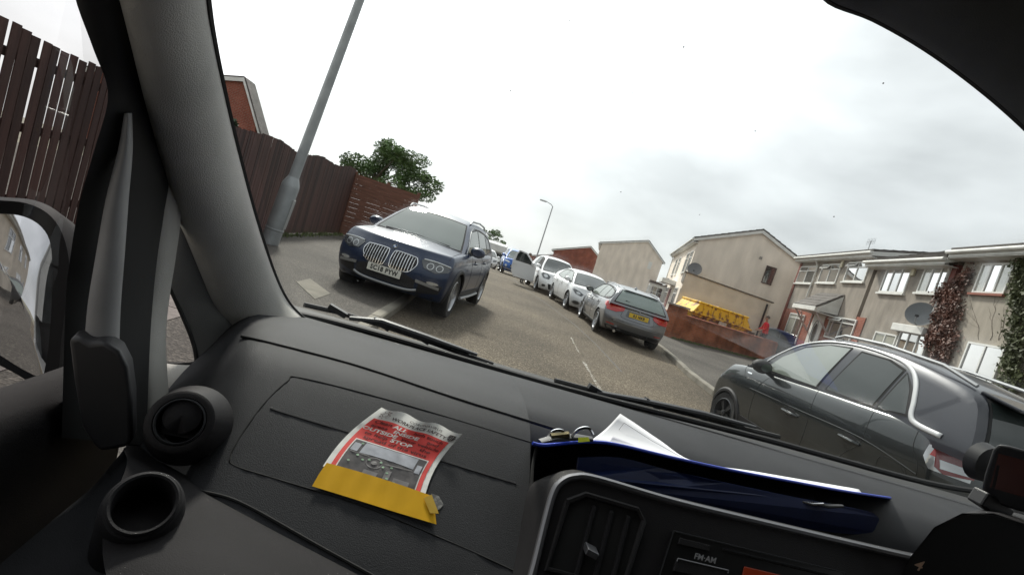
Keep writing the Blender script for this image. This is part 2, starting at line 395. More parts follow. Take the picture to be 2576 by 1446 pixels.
def slat_fence(y0, y1, pitch, w, label):
    f = empty('slatted_fence', (FX, y0, 0.11), label=label, cat='fence', group='timber fence along the left pavement')
    Y = y0; k = 0; shared = None
    while Y < y1:
        top = interp(FT, Y) + 0.05*math.sin(Y*1.9+0.6) + random.uniform(-.012, .012) - 0.11
        if shared is None:
            b = B(); b.box(-0.006, 0.006, -w/2, w/2, 0.0, 1.0); o = b.build('slat', M_slat, f); shared = o
        else:
            o = shared.copy(); link(o, f)
        o.location = (0, Y-y0, 0.03); o.scale = (1, random.uniform(.93, 1.0), top-0.03); o.rotation_euler = (random.uniform(-.008, .008), 0, random.uniform(-.05, .05))
        Y += pitch; k += 1
    zs = (0.35, 1.0, 1.58)
    for z in zs:
        t0, t1 = interp(FT, y0)/1.93, interp(FT, y1)/1.93
        b = B(); b.obox(V(-0.04, (y1-y0)/2, z*(t0+t1)/2), V(0.018, 0, 0), V(0, (y1-y0)/2, z*(t1-t0)/2), V(0, 0, 0.04)); b.build('rail', M_slat, f)
    Yp = y0+0.3
    while Yp < y1:
        b = B(); b.box(-0.16, -0.062, Yp-y0-.05, Yp-y0+.05, -0.1, interp(FT, Yp)-0.25); b.build('post', M_slat, f); Yp += 1.8
    return f
slat_fence(3.6, 7.0, 0.108, 0.0875, 'dark brown slatted timber fence with light gaps, behind the door mirror')
slat_fence(7.05, 17.9, 0.108, 0.1035, 'dark brown timber fence behind the lamp post and the blue SUV')
pf = empty('board_fence', (-3.3, 18.1, 0.11), rad(20), label='reddish fence panel of horizontal boards beyond the blue SUV', cat='fence')
for k in range(13):
    b = B(); b.box(-0.6, 1.7, -0.012, 0.012, 0.02+k*0.165, 0.02+k*0.165+0.162); b.build('board', M_slat2, pf)
for x in (-0.6, 0.55, 1.7):
    b = B(); b.box(x-.05, x+.05, 0.02, 0.12, -0.1, 2.25); b.build('post', M_slat2, pf)

b = B()
for k in range(1400):
    Y_ = random.uniform(3.6, 18); p = V(FX + .05 + abs(random.gauss(0, .09)), Y_, .11); h = random.uniform(.03, .14)*(.4 + .6*abs(math.sin(Y_*1.7))); a = random.uniform(0, 6.3); w = V(math.cos(a), math.sin(a), 0)*random.uniform(.008, .025)
    b.add([p-w, p+w, p + V(random.uniform(-.05,.05), random.uniform(-.05,.05), h)], [(0, 1, 2)])
wo = b.build('weeds', M_moss); tag(wo, 'thin green weeds along the foot of the brown fence', 'weeds', kind='stuff')
# ------------------------------------------------------------------ lamp posts
def lamp_post(name, loc, h, r, label, near=True, arm=1.2, armdir=(1, 0)):
    e = empty(name, loc, label=label, cat='lamp post', group='street lamp posts')
    if near:
        b = B(); b.lathe([(0.0, -0.3), (0.165, -0.3), (0.165, 1.15), (0.155, 1.22), (0.105, 1.34), (0.1, 1.36)], (0,0,0), (0,0,1), 20); b.build('base_housing', M_galv, e, smooth=True)
        b = B(); b.box(0.10, 0.172, -0.07, 0.07, 0.35, 0.95); b.build('access_door', mat('galvanised_door', (0.36, 0.37, 0.37), 0.5, metal=0.4), e, bevel=0.004)
        b = B(); b.lathe([(0.167, 0.28), (0.172, 0.29), (0.172, 0.31), (0.167, 0.32)], (0,0,0), (0,0,1), 20); b.build('band', M_galv, e)
    z0 = 1.34 if near else -1.0
    b = B(); b.path([V(0,0,z0), V(0,0,h*0.6), V(0,0,h)], [r, r*0.8, r*0.62], 14); b.build('column', M_galv, e, smooth=True)
    a = V(armdir[0], armdir[1], 0)*arm
    b = B(); b.path([V(0,0,h-.02), V(0,0,h+.12)+a*.25, V(0,0,h+.2)+a*.7, V(0,0,h+.22)+a], r*0.45, 10); b.build('bracket_arm', M_galv, e, smooth=True)
    c = V(0,0,h+.2)+a*1.15
    b = B(); b.obox(c, a.normalized()*.3, V(-a.y, a.x, 0).normalized()*.11, V(0,0,.06)); b.build('lantern', mat('lantern_grey', (0.4, 0.41, 0.42), 0.5), e, bevel=0.03)
    return e
lamp_post('lamp_post', (-3.36, 10.05, 0.11), 8.0, 0.098, 'grey steel lamp post with wide base in front of the brown fence').rotation_euler = (0, rad(4.5), 0)
lamp_post('lamp_post', (7.05, 42, zg(42)), 6.6, 0.07, 'thin far lamp post rising beyond the parked white cars', False, 0.8, (-1, 0))
lamp_post('lamp_post', (3.4, 47, zg(47)), 2.9, 0.05, 'short far lamp post in front of the distant tree', False, 0.5, (-1, 0))

# ------------------------------------------------------------------ trees and shrubs
def leafmat(name, c):
    return mat(name, c, 0.6, spec=0.3, var=0.55, vscale=1.6)
M_leaf = leafmat('leaf_green', (0.10, 0.165, 0.055)); M_leaf2 = leafmat('leaf_dark', (0.03, 0.052, 0.022))
M_ivyred = mat('ivy_leaf_red', (0.10, 0.035, 0.02), 0.6, var=0.6, vscale=3); M_ivy = leafmat('ivy_leaf', (0.05, 0.06, 0.02))
M_bark = mat('bark', (0.10, 0.075, 0.055), 0.9, var=0.3, vscale=6, bump=0.5, bscale=25)
def leaves(b, c, rx, ry, rz, n, size, droop=0.3):
    for _ in range(n):
        while True:
            p = V(random.uniform(-1,1), random.uniform(-1,1), random.uniform(-1,1))
            if 0.25 < p.length < 1: break
        p = c + V(p.x*rx, p.y*ry, p.z*rz)
        s = size*random.uniform(0.6, 1.3)
        a = V(random.gauss(0,1), random.gauss(0,1), random.gauss(0,.6)).normalized(); t = a.cross(V(random.gauss(0,1), random.gauss(0,1), random.gauss(0,1))).normalized()
        b.add([p-a*s, p-t*s*.45, p+a*s, p+t*s*.45], [(0,1,2,3)])
def tree(name, loc, trunk_h, crown_c, R, n, size, label, m=None, clumps=26, group='trees behind the fence'):
    e = empty(name, loc, label=label, cat='tree', group=group)
    b = B(); b.path([V(0,0,-.3), V(.05,0,trunk_h*.5), V(0,.05,trunk_h), V(crown_c[0]*.6, crown_c[1]*.6, crown_c[2])], [.19, .15, .12, .05], 9)
    C = V(*crown_c); rng = []
    for k in range(clumps):
        while True:
            p = V(random.uniform(-1,1), random.uniform(-1,1), random.uniform(-1,1))
            if 0.35 < p.length < 1: break
        rng.append(C + V(p.x*R[0], p.y*R[1], p.z*R[2]))
    for c in rng[:12]:
        s = V(0,0,trunk_h*random.uniform(.7, 1.0)); b.path([s, s.lerp(c, .5)+V(0,0,.1), c], [.06, .035, .012], 6)
    b.build('trunk', M_bark, e, smooth=True)
    b = B()
    for c in rng:
        f = random.uniform(.12, .42); leaves(b, c, R[0]*f*random.uniform(.7, 1.3), R[1]*f, R[2]*f*random.uniform(.5, 1.0), int(n/clumps*(f/.27)**1.6), size*random.uniform(.75, 1.25))
    b.build('crown', m or M_leaf, e, kind='stuff')
    return e
tree('deciduous_tree', (-4.3, 22.5, 0.11), 2.0, (0.75, 0, 2.75), (1.75, 1.8, 1.5), 14000, 0.075, 'round leafy green tree above the fence beside the blue SUV', clumps=46)
tree('distant_tree', (3.0, 60, zg(60)), 1.5, (1.3, 0, 3.0), (1.7, 1.6, 1.9), 4200, 0.12, 'small distant tree above the white motorhome', clumps=24)
tree('garden_shrub', (-7.6, 15.6, 0.1), 1.0, (0, 0, 1.55), (0.95, 1.0, 1.05), 3800, 0.07, 'dark bushy shrub above the fence below the brick house', M_leaf2, 22)

# ------------------------------------------------------------------ houses
M_harl = mat('harling_grey', (0.27, 0.24, 0.205), 0.95, var=0.26, vscale=1.7, vstretch=(1.6, 1.6, .45), bump=0.7, bscale=70, detail=8)
M_harl2 = mat('harling_cream', (0.80, 0.71, 0.61), 0.95, var=0.13, vscale=1.2, vstretch=(1.5, 1.5, .5), bump=0.6, bscale=70, detail=8)
M_harl4 = mat('harling_pale', (0.34, 0.305, 0.255), 0.95, var=0.28, vscale=1.5, vstretch=(1.6, 1.6, .45), bump=0.6, bscale=70, detail=8)
M_harl3 = mat('harling_beige', (0.62, 0.55, 0.455), 0.95, var=0.16, vscale=1.3, bump=0.6, bscale=70, detail=8)
M_brick = brickmat('house_brick', (0.33, 0.10, 0.065), (0.26, 0.075, 0.05), (0.28, 0.2, 0.16), 1.0, 0.25)
M_redpaint = mat('red_timber', (0.16, 0.045, 0.035), 0.7, var=0.2, vscale=4)
M_tile = mat('roof_tile', (0.105, 0.095, 0.088), 0.85, var=0.35, vscale=4, bump=0.5, bscale=14)
M_fascia = mat('white_fascia', (0.70, 0.70, 0.67), 0.6, var=0.12, vscale=3)
M_frame = mat('window_upvc', (0.74, 0.74, 0.71), 0.4)
M_brownframe = mat('brown_frame', (0.07, 0.04, 0.035), 0.5)
def skyglass(name, base, refl):
    m = bpy.data.materials.new(name); m.use_nodes = True; nt = m.node_tree; p = nt.nodes['Principled BSDF']
    p.inputs['Base Color'].default_value = (*base, 1); p.inputs['Roughness'].default_value = 0.9; p.inputs['Specular IOR Level'].default_value = 0.0
    g = nt.nodes.new('ShaderNodeBsdfGlossy'); g.inputs['Roughness'].default_value = 0.015
    tcn = nt.nodes.new('ShaderNodeTexCoord'); nn = nt.nodes.new('ShaderNodeTexNoise'); nn.inputs['Scale'].default_value = 1.4; nn.inputs['Detail'].default_value = 1
    nt.links.new(tcn.outputs['Object'], nn.inputs['Vector'])
    bp = nt.nodes.new('ShaderNodeBump'); bp.inputs['Strength'].default_value = 0.06; bp.inputs['Distance'].default_value = 0.05
    nt.links.new(nn.outputs[0], bp.inputs['Height']); nt.links.new(bp.outputs[0], g.inputs['Normal'])
    lw = nt.nodes.new('ShaderNodeLayerWeight'); lw.inputs[0].default_value = 0.33      # Fresnel of clear glass on top of the set reflectance
    ad = nt.nodes.new('ShaderNodeMath'); ad.operation = 'MULTIPLY_ADD'; ad.inputs[1].default_value = 0.9; ad.inputs[2].default_value = refl; ad.use_clamp = True
    nt.links.new(lw.outputs['Fresnel'], ad.inputs[0])
    mi = nt.nodes.new('ShaderNodeMixShader'); nt.links.new(ad.outputs[0], mi.inputs[0])
    nt.links.new(p.outputs[0], mi.inputs[1]); nt.links.new(g.outputs[0], mi.inputs[2]); nt.links.new(mi.outputs[0], nt.nodes['Material Output'].inputs[0])
    MATS[name] = m; return m
G_sky = skyglass('pane_sky', (0.10, 0.11, 0.11), 0.62)
G_dark = skyglass('pane_dark', (0.04, 0.045, 0.045), 0.18)
G_curt = skyglass('pane_net_curtain', (0.42, 0.43, 0.38), 0.22)
M_curtain = mat('curtain_cream', (0.55, 0.53, 0.42), 0.9, var=0.15, vscale=8, vstretch=(6, 6, .3))

def window(parent, T, a0, a1, b0, b1, mull=(), transom=None, glass=None, frame=None, sill=None, fw=0.055, vent=None, curtain=False, d=0.0):
    """frame with real mullions standing 45 mm proud, panes set back inside it. T(a, b, out) -> parent space"""
    frame = frame or M_frame; glass = glass or G_sky
    b = B()
    def bar(x0, x1, z0, z1, d0=-0.02, d1=0.045):
        b.add([T(x0,z0,d0+d), T(x1,z0,d0+d), T(x1,z1,d0+d), T(x0,z1,d0+d), T(x0,z0,d1+d), T(x1,z0,d1+d), T(x1,z1,d1+d), T(x0,z1,d1+d)],
              [(0,3,2,1),(4,5,6,7),(0,1,5,4),(1,2,6,5),(2,3,7,6),(3,0,4,7)])
    bar(a0, a1, b0, b0+fw); bar(a0, a1, b1-fw, b1); bar(a0, a0+fw, b0+fw, b1-fw); bar(a1-fw, a1, b0+fw, b1-fw)
    xs = [a0+fw] + [lerp(a0, a1, t) for t in mull] + [a1-fw]
    for x in xs[1:-1]: bar(x-fw*.45, x+fw*.45, b0+fw, b1-fw, -.02, .04)
    zt = None
    if transom: zt = lerp(b0, b1, transom); bar(a0+fw, a1-fw, zt-fw*.45, zt+fw*.45, -.02, .043)
    w = b.build('window', frame, parent)
    zz = [b0+fw] + ([zt] if zt else []) + [b1-fw]
    for i in range(len(xs)-1):
        for j in range(len(zz)-1):
            x0, x1, z0, z1 = xs[i]+.002, xs[i+1]-.002, zz[j]+.002, zz[j+1]-.002
            if vent is not None and (i, j) == vent:      # top light hinged open at its foot
                q = B(); h = z1-z0; k = 0.55
                for (u0, u1, v0, v1) in ((x0, x1, 0, .05), (x0, x1, h-.05, h), (x0, x0+.05, .05, h-.05), (x1-.05, x1, .05, h-.05)):
                    q.add([T(u, z1-v*math.cos(k), .05+d+v*math.sin(k)+e) for e in (0, .035) for (u, v) in ((u0,v0),(u1,v0),(u1,v1),(u0,v1))],
                          [(0,3,2,1),(4,5,6,7),(0,1,5,4),(1,2,6,5),(2,3,7,6),(3,0,4,7)])
                q.build('open_vent_frame', frame, w)
                q = B(); q.add([T(u, z1-v*math.cos(k), .062+d+v*math.sin(k)) for (u, v) in ((x0+.05,.05),(x1-.05,.05),(x1-.05,h-.05),(x0+.05,h-.05))], [(0,1,2,3)]); q.build('vent_pane', G_sky, w)
                q = B(); q.add([T(x0,z0,.0+d), T(x1,z0,.0+d), T(x1,z1,.0+d), T(x0,z1,.0+d)], [(0,1,2,3)]); q.build('dark_opening', mat('room_dark', (0.02, 0.02, 0.02), 0.9), w)
                continue
            q = B(); tw = random.uniform(-.004, .004)
            q.add([T(x0,z0,.014+d+tw), T(x1,z0,.014+d), T(x1,z1,.014+d-tw), T(x0,z1,.014+d)], [(0,1,2,3)])
            gl = glass[i % len(glass)] if isinstance(glass, (list, tuple)) else glass
            q.build('pane', gl, w)
    if sill:
        q = B(); q.add([T(x,z,o_) for o_ in (-.01, .10+d) for (x,z) in ((a0-.06,b0-.07),(a1+.06,b0-.07),(a1+.06,b0-.004),(a0-.06,b0-.004))],
                       [(0,3,2,1),(4,5,6,7),(0,1,5,4),(1,2,6,5),(2,3,7,6),(3,0,4,7)]); q.build('sill', sill, w)
    return w

def boxT(b, T, a0, a1, b0, b1, d0, d1):
    b.add([T(x,z,o_) for o_ in (d0, d1) for (x,z) in ((a0,b0),(a1,b0),(a1,b1),(a0,b1))], [(0,3,2,1),(4,5,6,7),(0,1,5,4),(1,2,6,5),(2,3,7,6),(3,0,4,7)])
    return b
def gable_block(parent, u0, u1, dep, z0, ze, zr, yr, m, over=0.18, tiles=True, roofm=None, gut=True):
    """walls and pitched roof; ridge along x. facade at y=0 facing +y; dep = depth, yr = ridge offset"""
    b = B(); sec = [(0, z0), (0, ze), (-yr, zr), (-dep, ze), (-dep, z0)]
    b.prism([V(u0, y, z) for y, z in sec], (u1-u0, 0, 0)); b.build('wall', m, parent)
    r = None
    for (ya, za, yb, zb) in ((over, ze-over*(zr-ze)/yr, -yr, zr), (-dep-over, ze-over*(zr-ze)/(dep-yr), -yr, zr)):
        b = B(); n = V(0, za-zb, yb-ya) if ya > yb else V(0, zb-za, ya-yb)
        n = V(0, -(zb-za), (yb-ya)); n = n if n.z > 0 else -n; n.normalize()
        o_ = V(0,0,.03)
        b.prism([V(u0-.12, ya, za)+o_, V(u0-.12, yb, zb)+o_, V(u0-.12, yb, zb)+o_+n*.07, V(u0-.12, ya, za)+o_+n*.07], (u1-u0+.24, 0, 0))
        r = b.build('roof', roofm or M_tile, parent)
        if tiles:                                          # courses of tiles, each lapping the one below
            k = 10
            q = B()
            for i in range(k):
                p0 = V(0, lerp(ya, yb, i/k), lerp(za, zb, i/k)) + o_ + n*.072; p1 = V(0, lerp(ya, yb, (i+1)/k+.02), lerp(za, zb, (i+1)/k+.02)) + o_ + n*.072
                m_ = int((u1-u0+.24)/.33)
                for j in range(m_):
                    a = u0-.12+(u1-u0+.24)*j/m_; c = u0-.12+(u1-u0+.24)*(j+1)/m_-.012
                    q.add([V(a,0,0)+p0+n*.035, V(c,0,0)+p0+n*.035, V(c,0,0)+p1+n*.006, V(a,0,0)+p1+n*.006, V(a,0,0)+p0, V(c,0,0)+p0], [(0,1,2,3),(4,5,1,0)])
            t = q.build('tile_courses', roofm or M_tile, r); t['kind'] = 'stuff'
        # verge boards on both gables
        for ux in (u0-.14, u1+.121):
            q = B(); q.prism([V(ux, ya, za-.14), V(ux, yb, zb-.16), V(ux, yb, zb+.028), V(ux, ya, za+.028)], (.02, 0, 0)); q.build('verge_board', M_fascia, r)
    if gut:
        zf = ze-over*(zr-ze)/yr
        b = B(); b.box(u0-.12, u1+.12, over+.001, over+.025, zf-.16, zf+.02); b.build('fascia', M_fascia, parent)
        b = B(); b.path([V(u0-.15, over+.085, zf-.02), V(u1+.15, over+.085, zf-.02)], .058, 10); b.build('gutter', M_fascia, parent, smooth=True)
        b = B(); b.box(u0-.1, u1+.1, 0.002, over, zf-.19, zf-.165); b.build('soffit', M_fascia, parent)
def downpipe(parent, u, z0, z1, m=None, y=0.07, r=.04):
    b = B(); b.path([V(u, .22, z1), V(u, y, z1-.25), V(u, y, z0)], r, 8); b.build('downpipe', m or M_fascia, parent, smooth=True)
def dish(name, loc, ang, r, label, group='satellite dishes on the houses', m=None, tilt=20):
    e = empty(name, loc, ang, label=label, cat='satellite dish', group=group)
    ax = V(math.cos(rad(tilt)), 0, math.sin(rad(tilt)))
    b = B(); b.lathe([(0.001, 0.0), (r*.5, r*.06), (r, r*.24), (r*1.01, r*.255), (r*.5, r*.045), (0.001, -.015)], V(.16,0,0), ax, 24)
    b.build('reflector', m or mat('dish_grey', (0.16, 0.16, 0.165), 0.6), e, smooth=True)
    b = B(); b.path([V(.16,0,-r*.9), V(.2+r*.8,0,-r*.75)+V(0,0,0), V(.2+r*.9,0,-r*.25)], .014, 6); b.path([V(-.1,0,-.05), V(.16,0,0)], .025, 6); b.build('arm', M_galv, e)
    b = B(); b.box(.18+r*.75, .2+r*1.0, -.04, .04, -r*.3, -r*.12); b.build('receiver', M_black, e, bevel=.01)
    return e

# --- near terrace on the right
F0 = V(13.35, 8.0, 0.11); FA = rad(90-15.8); FD = V(math.cos(FA), math.sin(FA), 0); FN = V(-math.sin(FA), math.cos(FA), 0)
def fac(zx, zy, off=0.0):
    """facade coordinates (u, z) of a picture point of the right terrace"""
    x, y = (2000+zx*1008/2429)*2576/3008, (650+zy*600/1446)*2576/3008
    d = ray(x, y); p0 = F0+FN*off
    t = (p0-EYE).dot(FN)/d.dot(FN); w = EYE + d*t - F0
    return w.dot(FD), w.z
TF = lambda a, b_, o_: V(a, o_, b_)
uA = fac(738, 740)[0]; uA2 = fac(1345, 400)[0]; uB = fac(1925, 400)[0]; uC = -4.0
zeA = fac(880, 290)[1]; zeB = fac(1640, 300)[1]; zeC = fac(2200, 250)[1]
print('TERRACE u', round(uA,2), round(uA2,2), round(uB,2), 'eaves', round(zeA,2), round(zeB,2), round(zeC,2))
def fwin(par, zx0, zx1, zy0, zy1, **k):
    xa, xb = fac(zx0, (zy0+zy1)/2)[0], fac(zx1, (zy0+zy1)/2)[0]; mid = (zx0+zx1)/2
    zt, zb = fac(mid, zy0)[1], fac(mid, zy1)[1]
    return window(par, TF, min(xa, xb), max(xa, xb), zb, zt, **k)
# house one: left end of the terrace
h1 = empty('terrace_house', F0, FA, label='grey harled end-terrace house with tiled porch hood over its front door', cat='house', group='terrace houses on the right')
gable_block(h1, uA2, uA+.75, 6.2, -.3, zeA+.22, zeA+1.0, 3.1, M_harl, over=.3)
b = B(); boxT(b, TF, uA+.58, uA+.80, -.2, zeA+.02, -.3, .05); b.build('red_corner_board', M_redpaint, h1)
zl = fac(900, 640)[1]
b = B(); boxT(b, TF, fac(1250, 700)[0], uA+.55, -.2, zl, .001, .03); b.build('brick_panel', M_brick, h1)
b = B(); boxT(b, TF, fac(1310, 700)[0], fac(1245, 700)[0], -.2, fac(1280, 680)[1], .001, .032); b.build('brick_panel', M_brick, h1)
fwin(h1, 835, 950, 320, 440, transom=.72, mull=(.5,), glass=G_dark, sill=M_fascia)
fwin(h1, 990, 1120, 305, 438, transom=.72, mull=(.5,), glass=G_sky, sill=M_fascia, vent=(1, 1))
fwin(h1, 1175, 1325, 288, 430, transom=.72, mull=(.5,), glass=G_sky, sill=M_fascia, vent=(1, 1))
fwin(h1, 745, 855, 650, 880, transom=.86, mull=(.5,), glass=G_curt, d=.035)
fwin(h1, 1040, 1235, 680, 850, transom=.78, mull=(.5,), glass=G_sky, vent=(1, 1), d=.035)
downpipe(h1, fac(950, 400)[0], fac(905, 540)[1], zeA-.05)
downpipe(h1, fac(845, 750)[0], -.1, zl-.05, mat('pink_pipe', (.45, .33, .31), .6), y=.1)
for zx, zy in ((1150, 305),):
    u, z = fac(zx, zy); b = B(); boxT(b, TF, u-.1, u+.1, z-.16, z+.16, .01, .09); b.build('alarm_box', mat('alarm_cream', (.6, .55, .4), .5), h1, bevel=.02)
# front door with oval glass
u0, u1 = sorted((fac(925, 750)[0], fac(1010, 750)[0])); zt = fac(965, 660)[1]
b = B(); boxT(b, TF, u0, u1, -.05, zt, .032, .075); dr = b.build('front_door', M_frame, h1, bevel=.01)
b = B(); c = V((u0+u1)/2, .078, zt-.85); rows = [[c + V(math.cos(t_/20*6.283)*r_*.22, 0, math.sin(t_/20*6.283)*r_*.55) + V(0, .012*(r_ > .8), 0) for t_ in range(20)] for r_ in (.02, .8)]
b.grid(rows, True); b.build('oval_pane', G_dark, dr)
b = B(); pts = [c + V(math.cos(t_/20*6.283)*.24, .01, math.sin(t_/20*6.283)*.57) for t_ in range(21)]; b.path(pts, .02, 6); b.build('oval_rim', mat('grey_rim', (.3,.3,.3), .4), dr)
# porch hood
u0, u1 = sorted((fac(815, 620, .8)[0], fac(1075, 560, .4)[0])); zc = fac(945, 610, .9)[1]; zr_ = fac(1000, 520)[1]
ph = B(); ph.prism([V(u0,.05,zr_), V(u0,.95,zc), V(u0,.95,zc+.06), V(u0,.05,zr_+.06)], (u1-u0, 0, 0)); hood = ph.build('porch_hood', M_tile, h1)
for i in range(5):
    for j in range(6):
        q = B(); t0, t1 = i/5, (i+1)/5+.03; a, c_ = lerp(u0, u1, j/6)+.006, lerp(u0, u1, (j+1)/6)-.006
        P = lambda u, t, h: V(u, lerp(.97, .05, t), lerp(zc, zr_, t)+.065+h)
        q.add([P(a,t0,.035), P(c_,t0,.035), P(c_,t1,.008), P(a,t1,.008), P(a,t0,0), P(c_,t0,0), P(c_,t1,-.01), P(a,t1,-.01)], [(0,1,2,3),(4,7,6,5),(0,4,5,1),(1,5,6,2),(2,6,7,3),(3,7,4,0)])
        q.build('hood_tile', M_tile, hood)
q = B(); q.prism([V(u0-.0,.03,zc-.05), V(u0,.9,zc-.12), V(u0,.9,zc), V(u0,.03,zr_-.01)], (-.03, 0, 0)); q.build('hood_cheek', M_fascia, h1)
q = B(); q.box(u0-.05, u1+.05, .955, .99, zc-.14, zc+.05); q.build('hood_fascia', M_fascia, h1)
q = B(); q.box(u0, u1, .03, .94, zc-.17, zc-.13); q.build('hood_soffit', M_fascia, h1)
for u in (u0+.08, u1-.08):
    q = B(); q.path([V(u,.05,zc-1.0), V(u,.85,zc-.16)], .04, 6); q.path([V(u,.05,zc-1.0), V(u,.05,zc-.16)], .035, 6); q.build('hood_bracket', mat('bracket_pink', (.5,.42,.4), .6), h1)
b = B(); ux = uA+.15; b.path([V(ux, -2.6, zeA+.8), V(ux, -2.6, zeA+2.0)], .018, 6); b.path([V(ux-.4, -2.6, zeA+1.95), V(ux+.4, -2.6, zeA+1.95)], .012, 5)
for k in range(6): b.path([V(ux-.36+k*.14, -2.6, zeA+1.78), V(ux-.36+k*.14, -2.6, zeA+2.12)], .008, 4)
b.build('roof_aerial', M_galv, h1)
# house two
h2 = empty('terrace_house', F0, FA, label='grey harled terrace house with three-light windows and a large satellite dish', cat='house', group='terrace houses on the right')
gable_block(h2, uB, uA2-.26, 6.2, -.3, zeB+.16, zeB+1.55, 3.1, M_harl, over=.42)
fwin(h2, 1435, 1615, 335, 510, mull=(.34, .67), glass=(G_curt, G_sky, G_curt), sill=M_fascia)
fwin(h2, 1705, 1900, 320, 512, mull=(.34, .67), glass=(G_curt, G_sky, G_curt), sill=M_fascia)
fwin(h2, 1365, 1530, 790, 880, mull=(.5,), glass=G_curt)
fwin(h2, 1530, 1745, 790, 950, mull=(.33, .66), glass=(G_dark, G_sky, G_dark))
u, z = fac(1650, 770); b = B(); boxT(b, TF, fac(1770, 770)[0], fac(1530, 770)[0], fac(1650, 800)[1], fac(1650, 745)[1], .01, .22); b.build('window_hood_box', M_fascia, h2, bevel=.02)
u, z = fac(1660, 350); b = B(); boxT(b, TF, u-.09, u+.09, z-.2, z+.2, .01, .09); b.build('alarm_box', MATS['alarm_cream'], h2, bevel=.02)
b = B(); boxT(b, TF, uB-.1, uB+.12, fac(1900, 520)[1], zeB-.1, -.1, .04); b.build('red_corner_board', M_redpaint, h2)
downpipe(h2, uB+.16, fac(1855, 690)[1], zeB-.05)
# house three, nearest
h3 = empty('terrace_house', F0, FA, label='beige nearest terrace house with climbing ivy and bare creeper stems', cat='house', group='terrace houses on the right')
gable_block(h3, uC, uB-.26, 6.2, -.3, zeC+.16, zeC+1.0, 3.1, M_harl4, over=.4)
fwin(h3, 2105, 2335, 300, 515, mull=(.34, .67), glass=(G_curt, G_dark, G_curt), sill=mat('red_sill', (.28, .10, .07), .8))
fwin(h3, 1985, 2265, 865, 1150, mull=(.5,), glass=G_sky, sill=M_fascia)
# bare creeper stems on the wall
def creeper(zx, zy, n, sx, sy, r, depth=0):
    pts = []
    for s in range(n):
        u, z = fac(zx, zy); pts.append(V(u, .008, z))
        if depth < 2 and random.random() < .35: creeper(zx, zy, n-2, sx + random.uniform(-14, 14), sy*random.uniform(.6, 1), r*.65, depth+1)
        zx += sx + random.uniform(-13, 13); zy -= sy*random.uniform(.6, 1.3)
    if len(pts) > 2:
        b = B(); b.path(curve_pts(pts, 20), [lerp(r, r*.4, k/20) for k in range(21)], 5); b.build('creeper_stem', M_bark, h3)
for zx, sx in ((2110, -6), (2190, 4), (2250, 9)): creeper(zx, 840, 8, sx, 36, .006)
def ivy(label, m, outline, widths, clumps, per, size, thick, group='climbing plants on the terrace'):
    """leaf clumps hugging the wall, thinning out towards their edges, on winding stems"""
    e = empty('climbing_ivy', F0, FA, label=label, cat='ivy', group=group)
    for k in range(4):
        b = B(); pts = []
        for i, p in enumerate(outline):
            u, z = fac(p[0]+random.uniform(-.5, .5)*widths[i], p[1]); pts.append(V(u, .03, z))
        b.path(curve_pts(pts, 24), .022, 5); b.build('stem', M_bark, e)
    b = B()
    for k in range(clumps):
        t = random.random()*(len(outline)-1); i = int(t); f = t-i
        a, c_ = outline[i], outline[i+1]; wdt = lerp(widths[i], widths[i+1], f)
        zx = lerp(a[0], c_[0], f) + random.uniform(-1, 1)*wdt; zy = lerp(a[1], c_[1], f)
        u, z = fac(zx, zy); R_ = random.uniform(.10, .30); dep = random.uniform(.4, 1.0)*thick
        for q in range(per):
            an = random.uniform(0, 6.28); rr = R_*abs(random.gauss(0, .6))
            p = V(u + rr*math.cos(an), random.uniform(.015, dep), z + rr*math.sin(an)*1.3)
            s = size*random.uniform(.35, 1.35); an = random.uniform(0, 6.28)
            d1 = V(math.cos(an), random.uniform(-.7, .7), math.sin(an)).normalized()*s; d2 = d1.cross(V(random.uniform(-.9,.9), 1, random.uniform(-.9,.9))).normalized()*s*random.uniform(.45, .8)
            b.add([p-d1, p-d2*.8-d1*.2, p+d1, p+d2], [(0,1,2,3)])
    b.build('foliage', m, e, kind='stuff')
    return e
ivy('reddish brown climbing ivy covering the wall beside the satellite dish', M_ivyred, [(1830, 1010), (1850, 880), (1890, 760), (1905, 640), (1890, 540), (1960, 470), (2050, 380)], [75, 90, 110, 95, 80, 45, 22], 150, 55, .052, .2)
ivy('dark green ivy at the right edge of the near terrace house', M_ivy, [(2350, 1300), (2375, 1100), (2400, 900), (2415, 700), (2430, 500), (2450, 300)], [60, 50, 40, 34, 30, 26], 90, 55, .055, .3)
u, z = fac(1745, 655); p = F0 + FD*u + V(0,0,z-.11)
dish('satellite_dish', p + FN*.12, rad(-150), .40, 'large grey satellite dish on the terrace beside the red ivy', m=mat('dish_blue_grey', (.20, .215, .225), .55), tilt=15)

# --- harled gable house beyond, with its garage
GA = rad(90-20)
hA = empty('semi_detached_house', (14.25, 29.3, 0.11), GA, label='cream harled house with blank gable, small dark window and satellite dish', cat='house', group='semi-detached houses further up the right side')
gable_block(hA, 0, 15.5, 6.6, -.3, 5.5, 6.95, 3.3, M_harl2, over=.28)
TG = lambda a, b_, o_: V(-o_, -a, b_)                 # near gable: a runs away from the street front
def gpx(house_loc, ang, zx, zy, fn):
    """(a, z) on the near gable plane"""
    x, y = fn(zx, zy); d = ray(x, y); dx = V(math.cos(ang), math.sin(ang), 0); p0 = V(*house_loc); t = (p0-EYE).dot(dx)/d.dot(dx); w = EYE+d*t-p0
    return w.dot(V(math.sin(ang), -math.cos(ang), 0)), w.z
def Z4(x, y): return ((2000+x*1008/2429)*2576/3008, (650+y*600/1446)*2576/3008)
def Z3(x, y): return ((1350+x*700/2024)*2576/3008, (600+y*500/1446)*2576/3008)
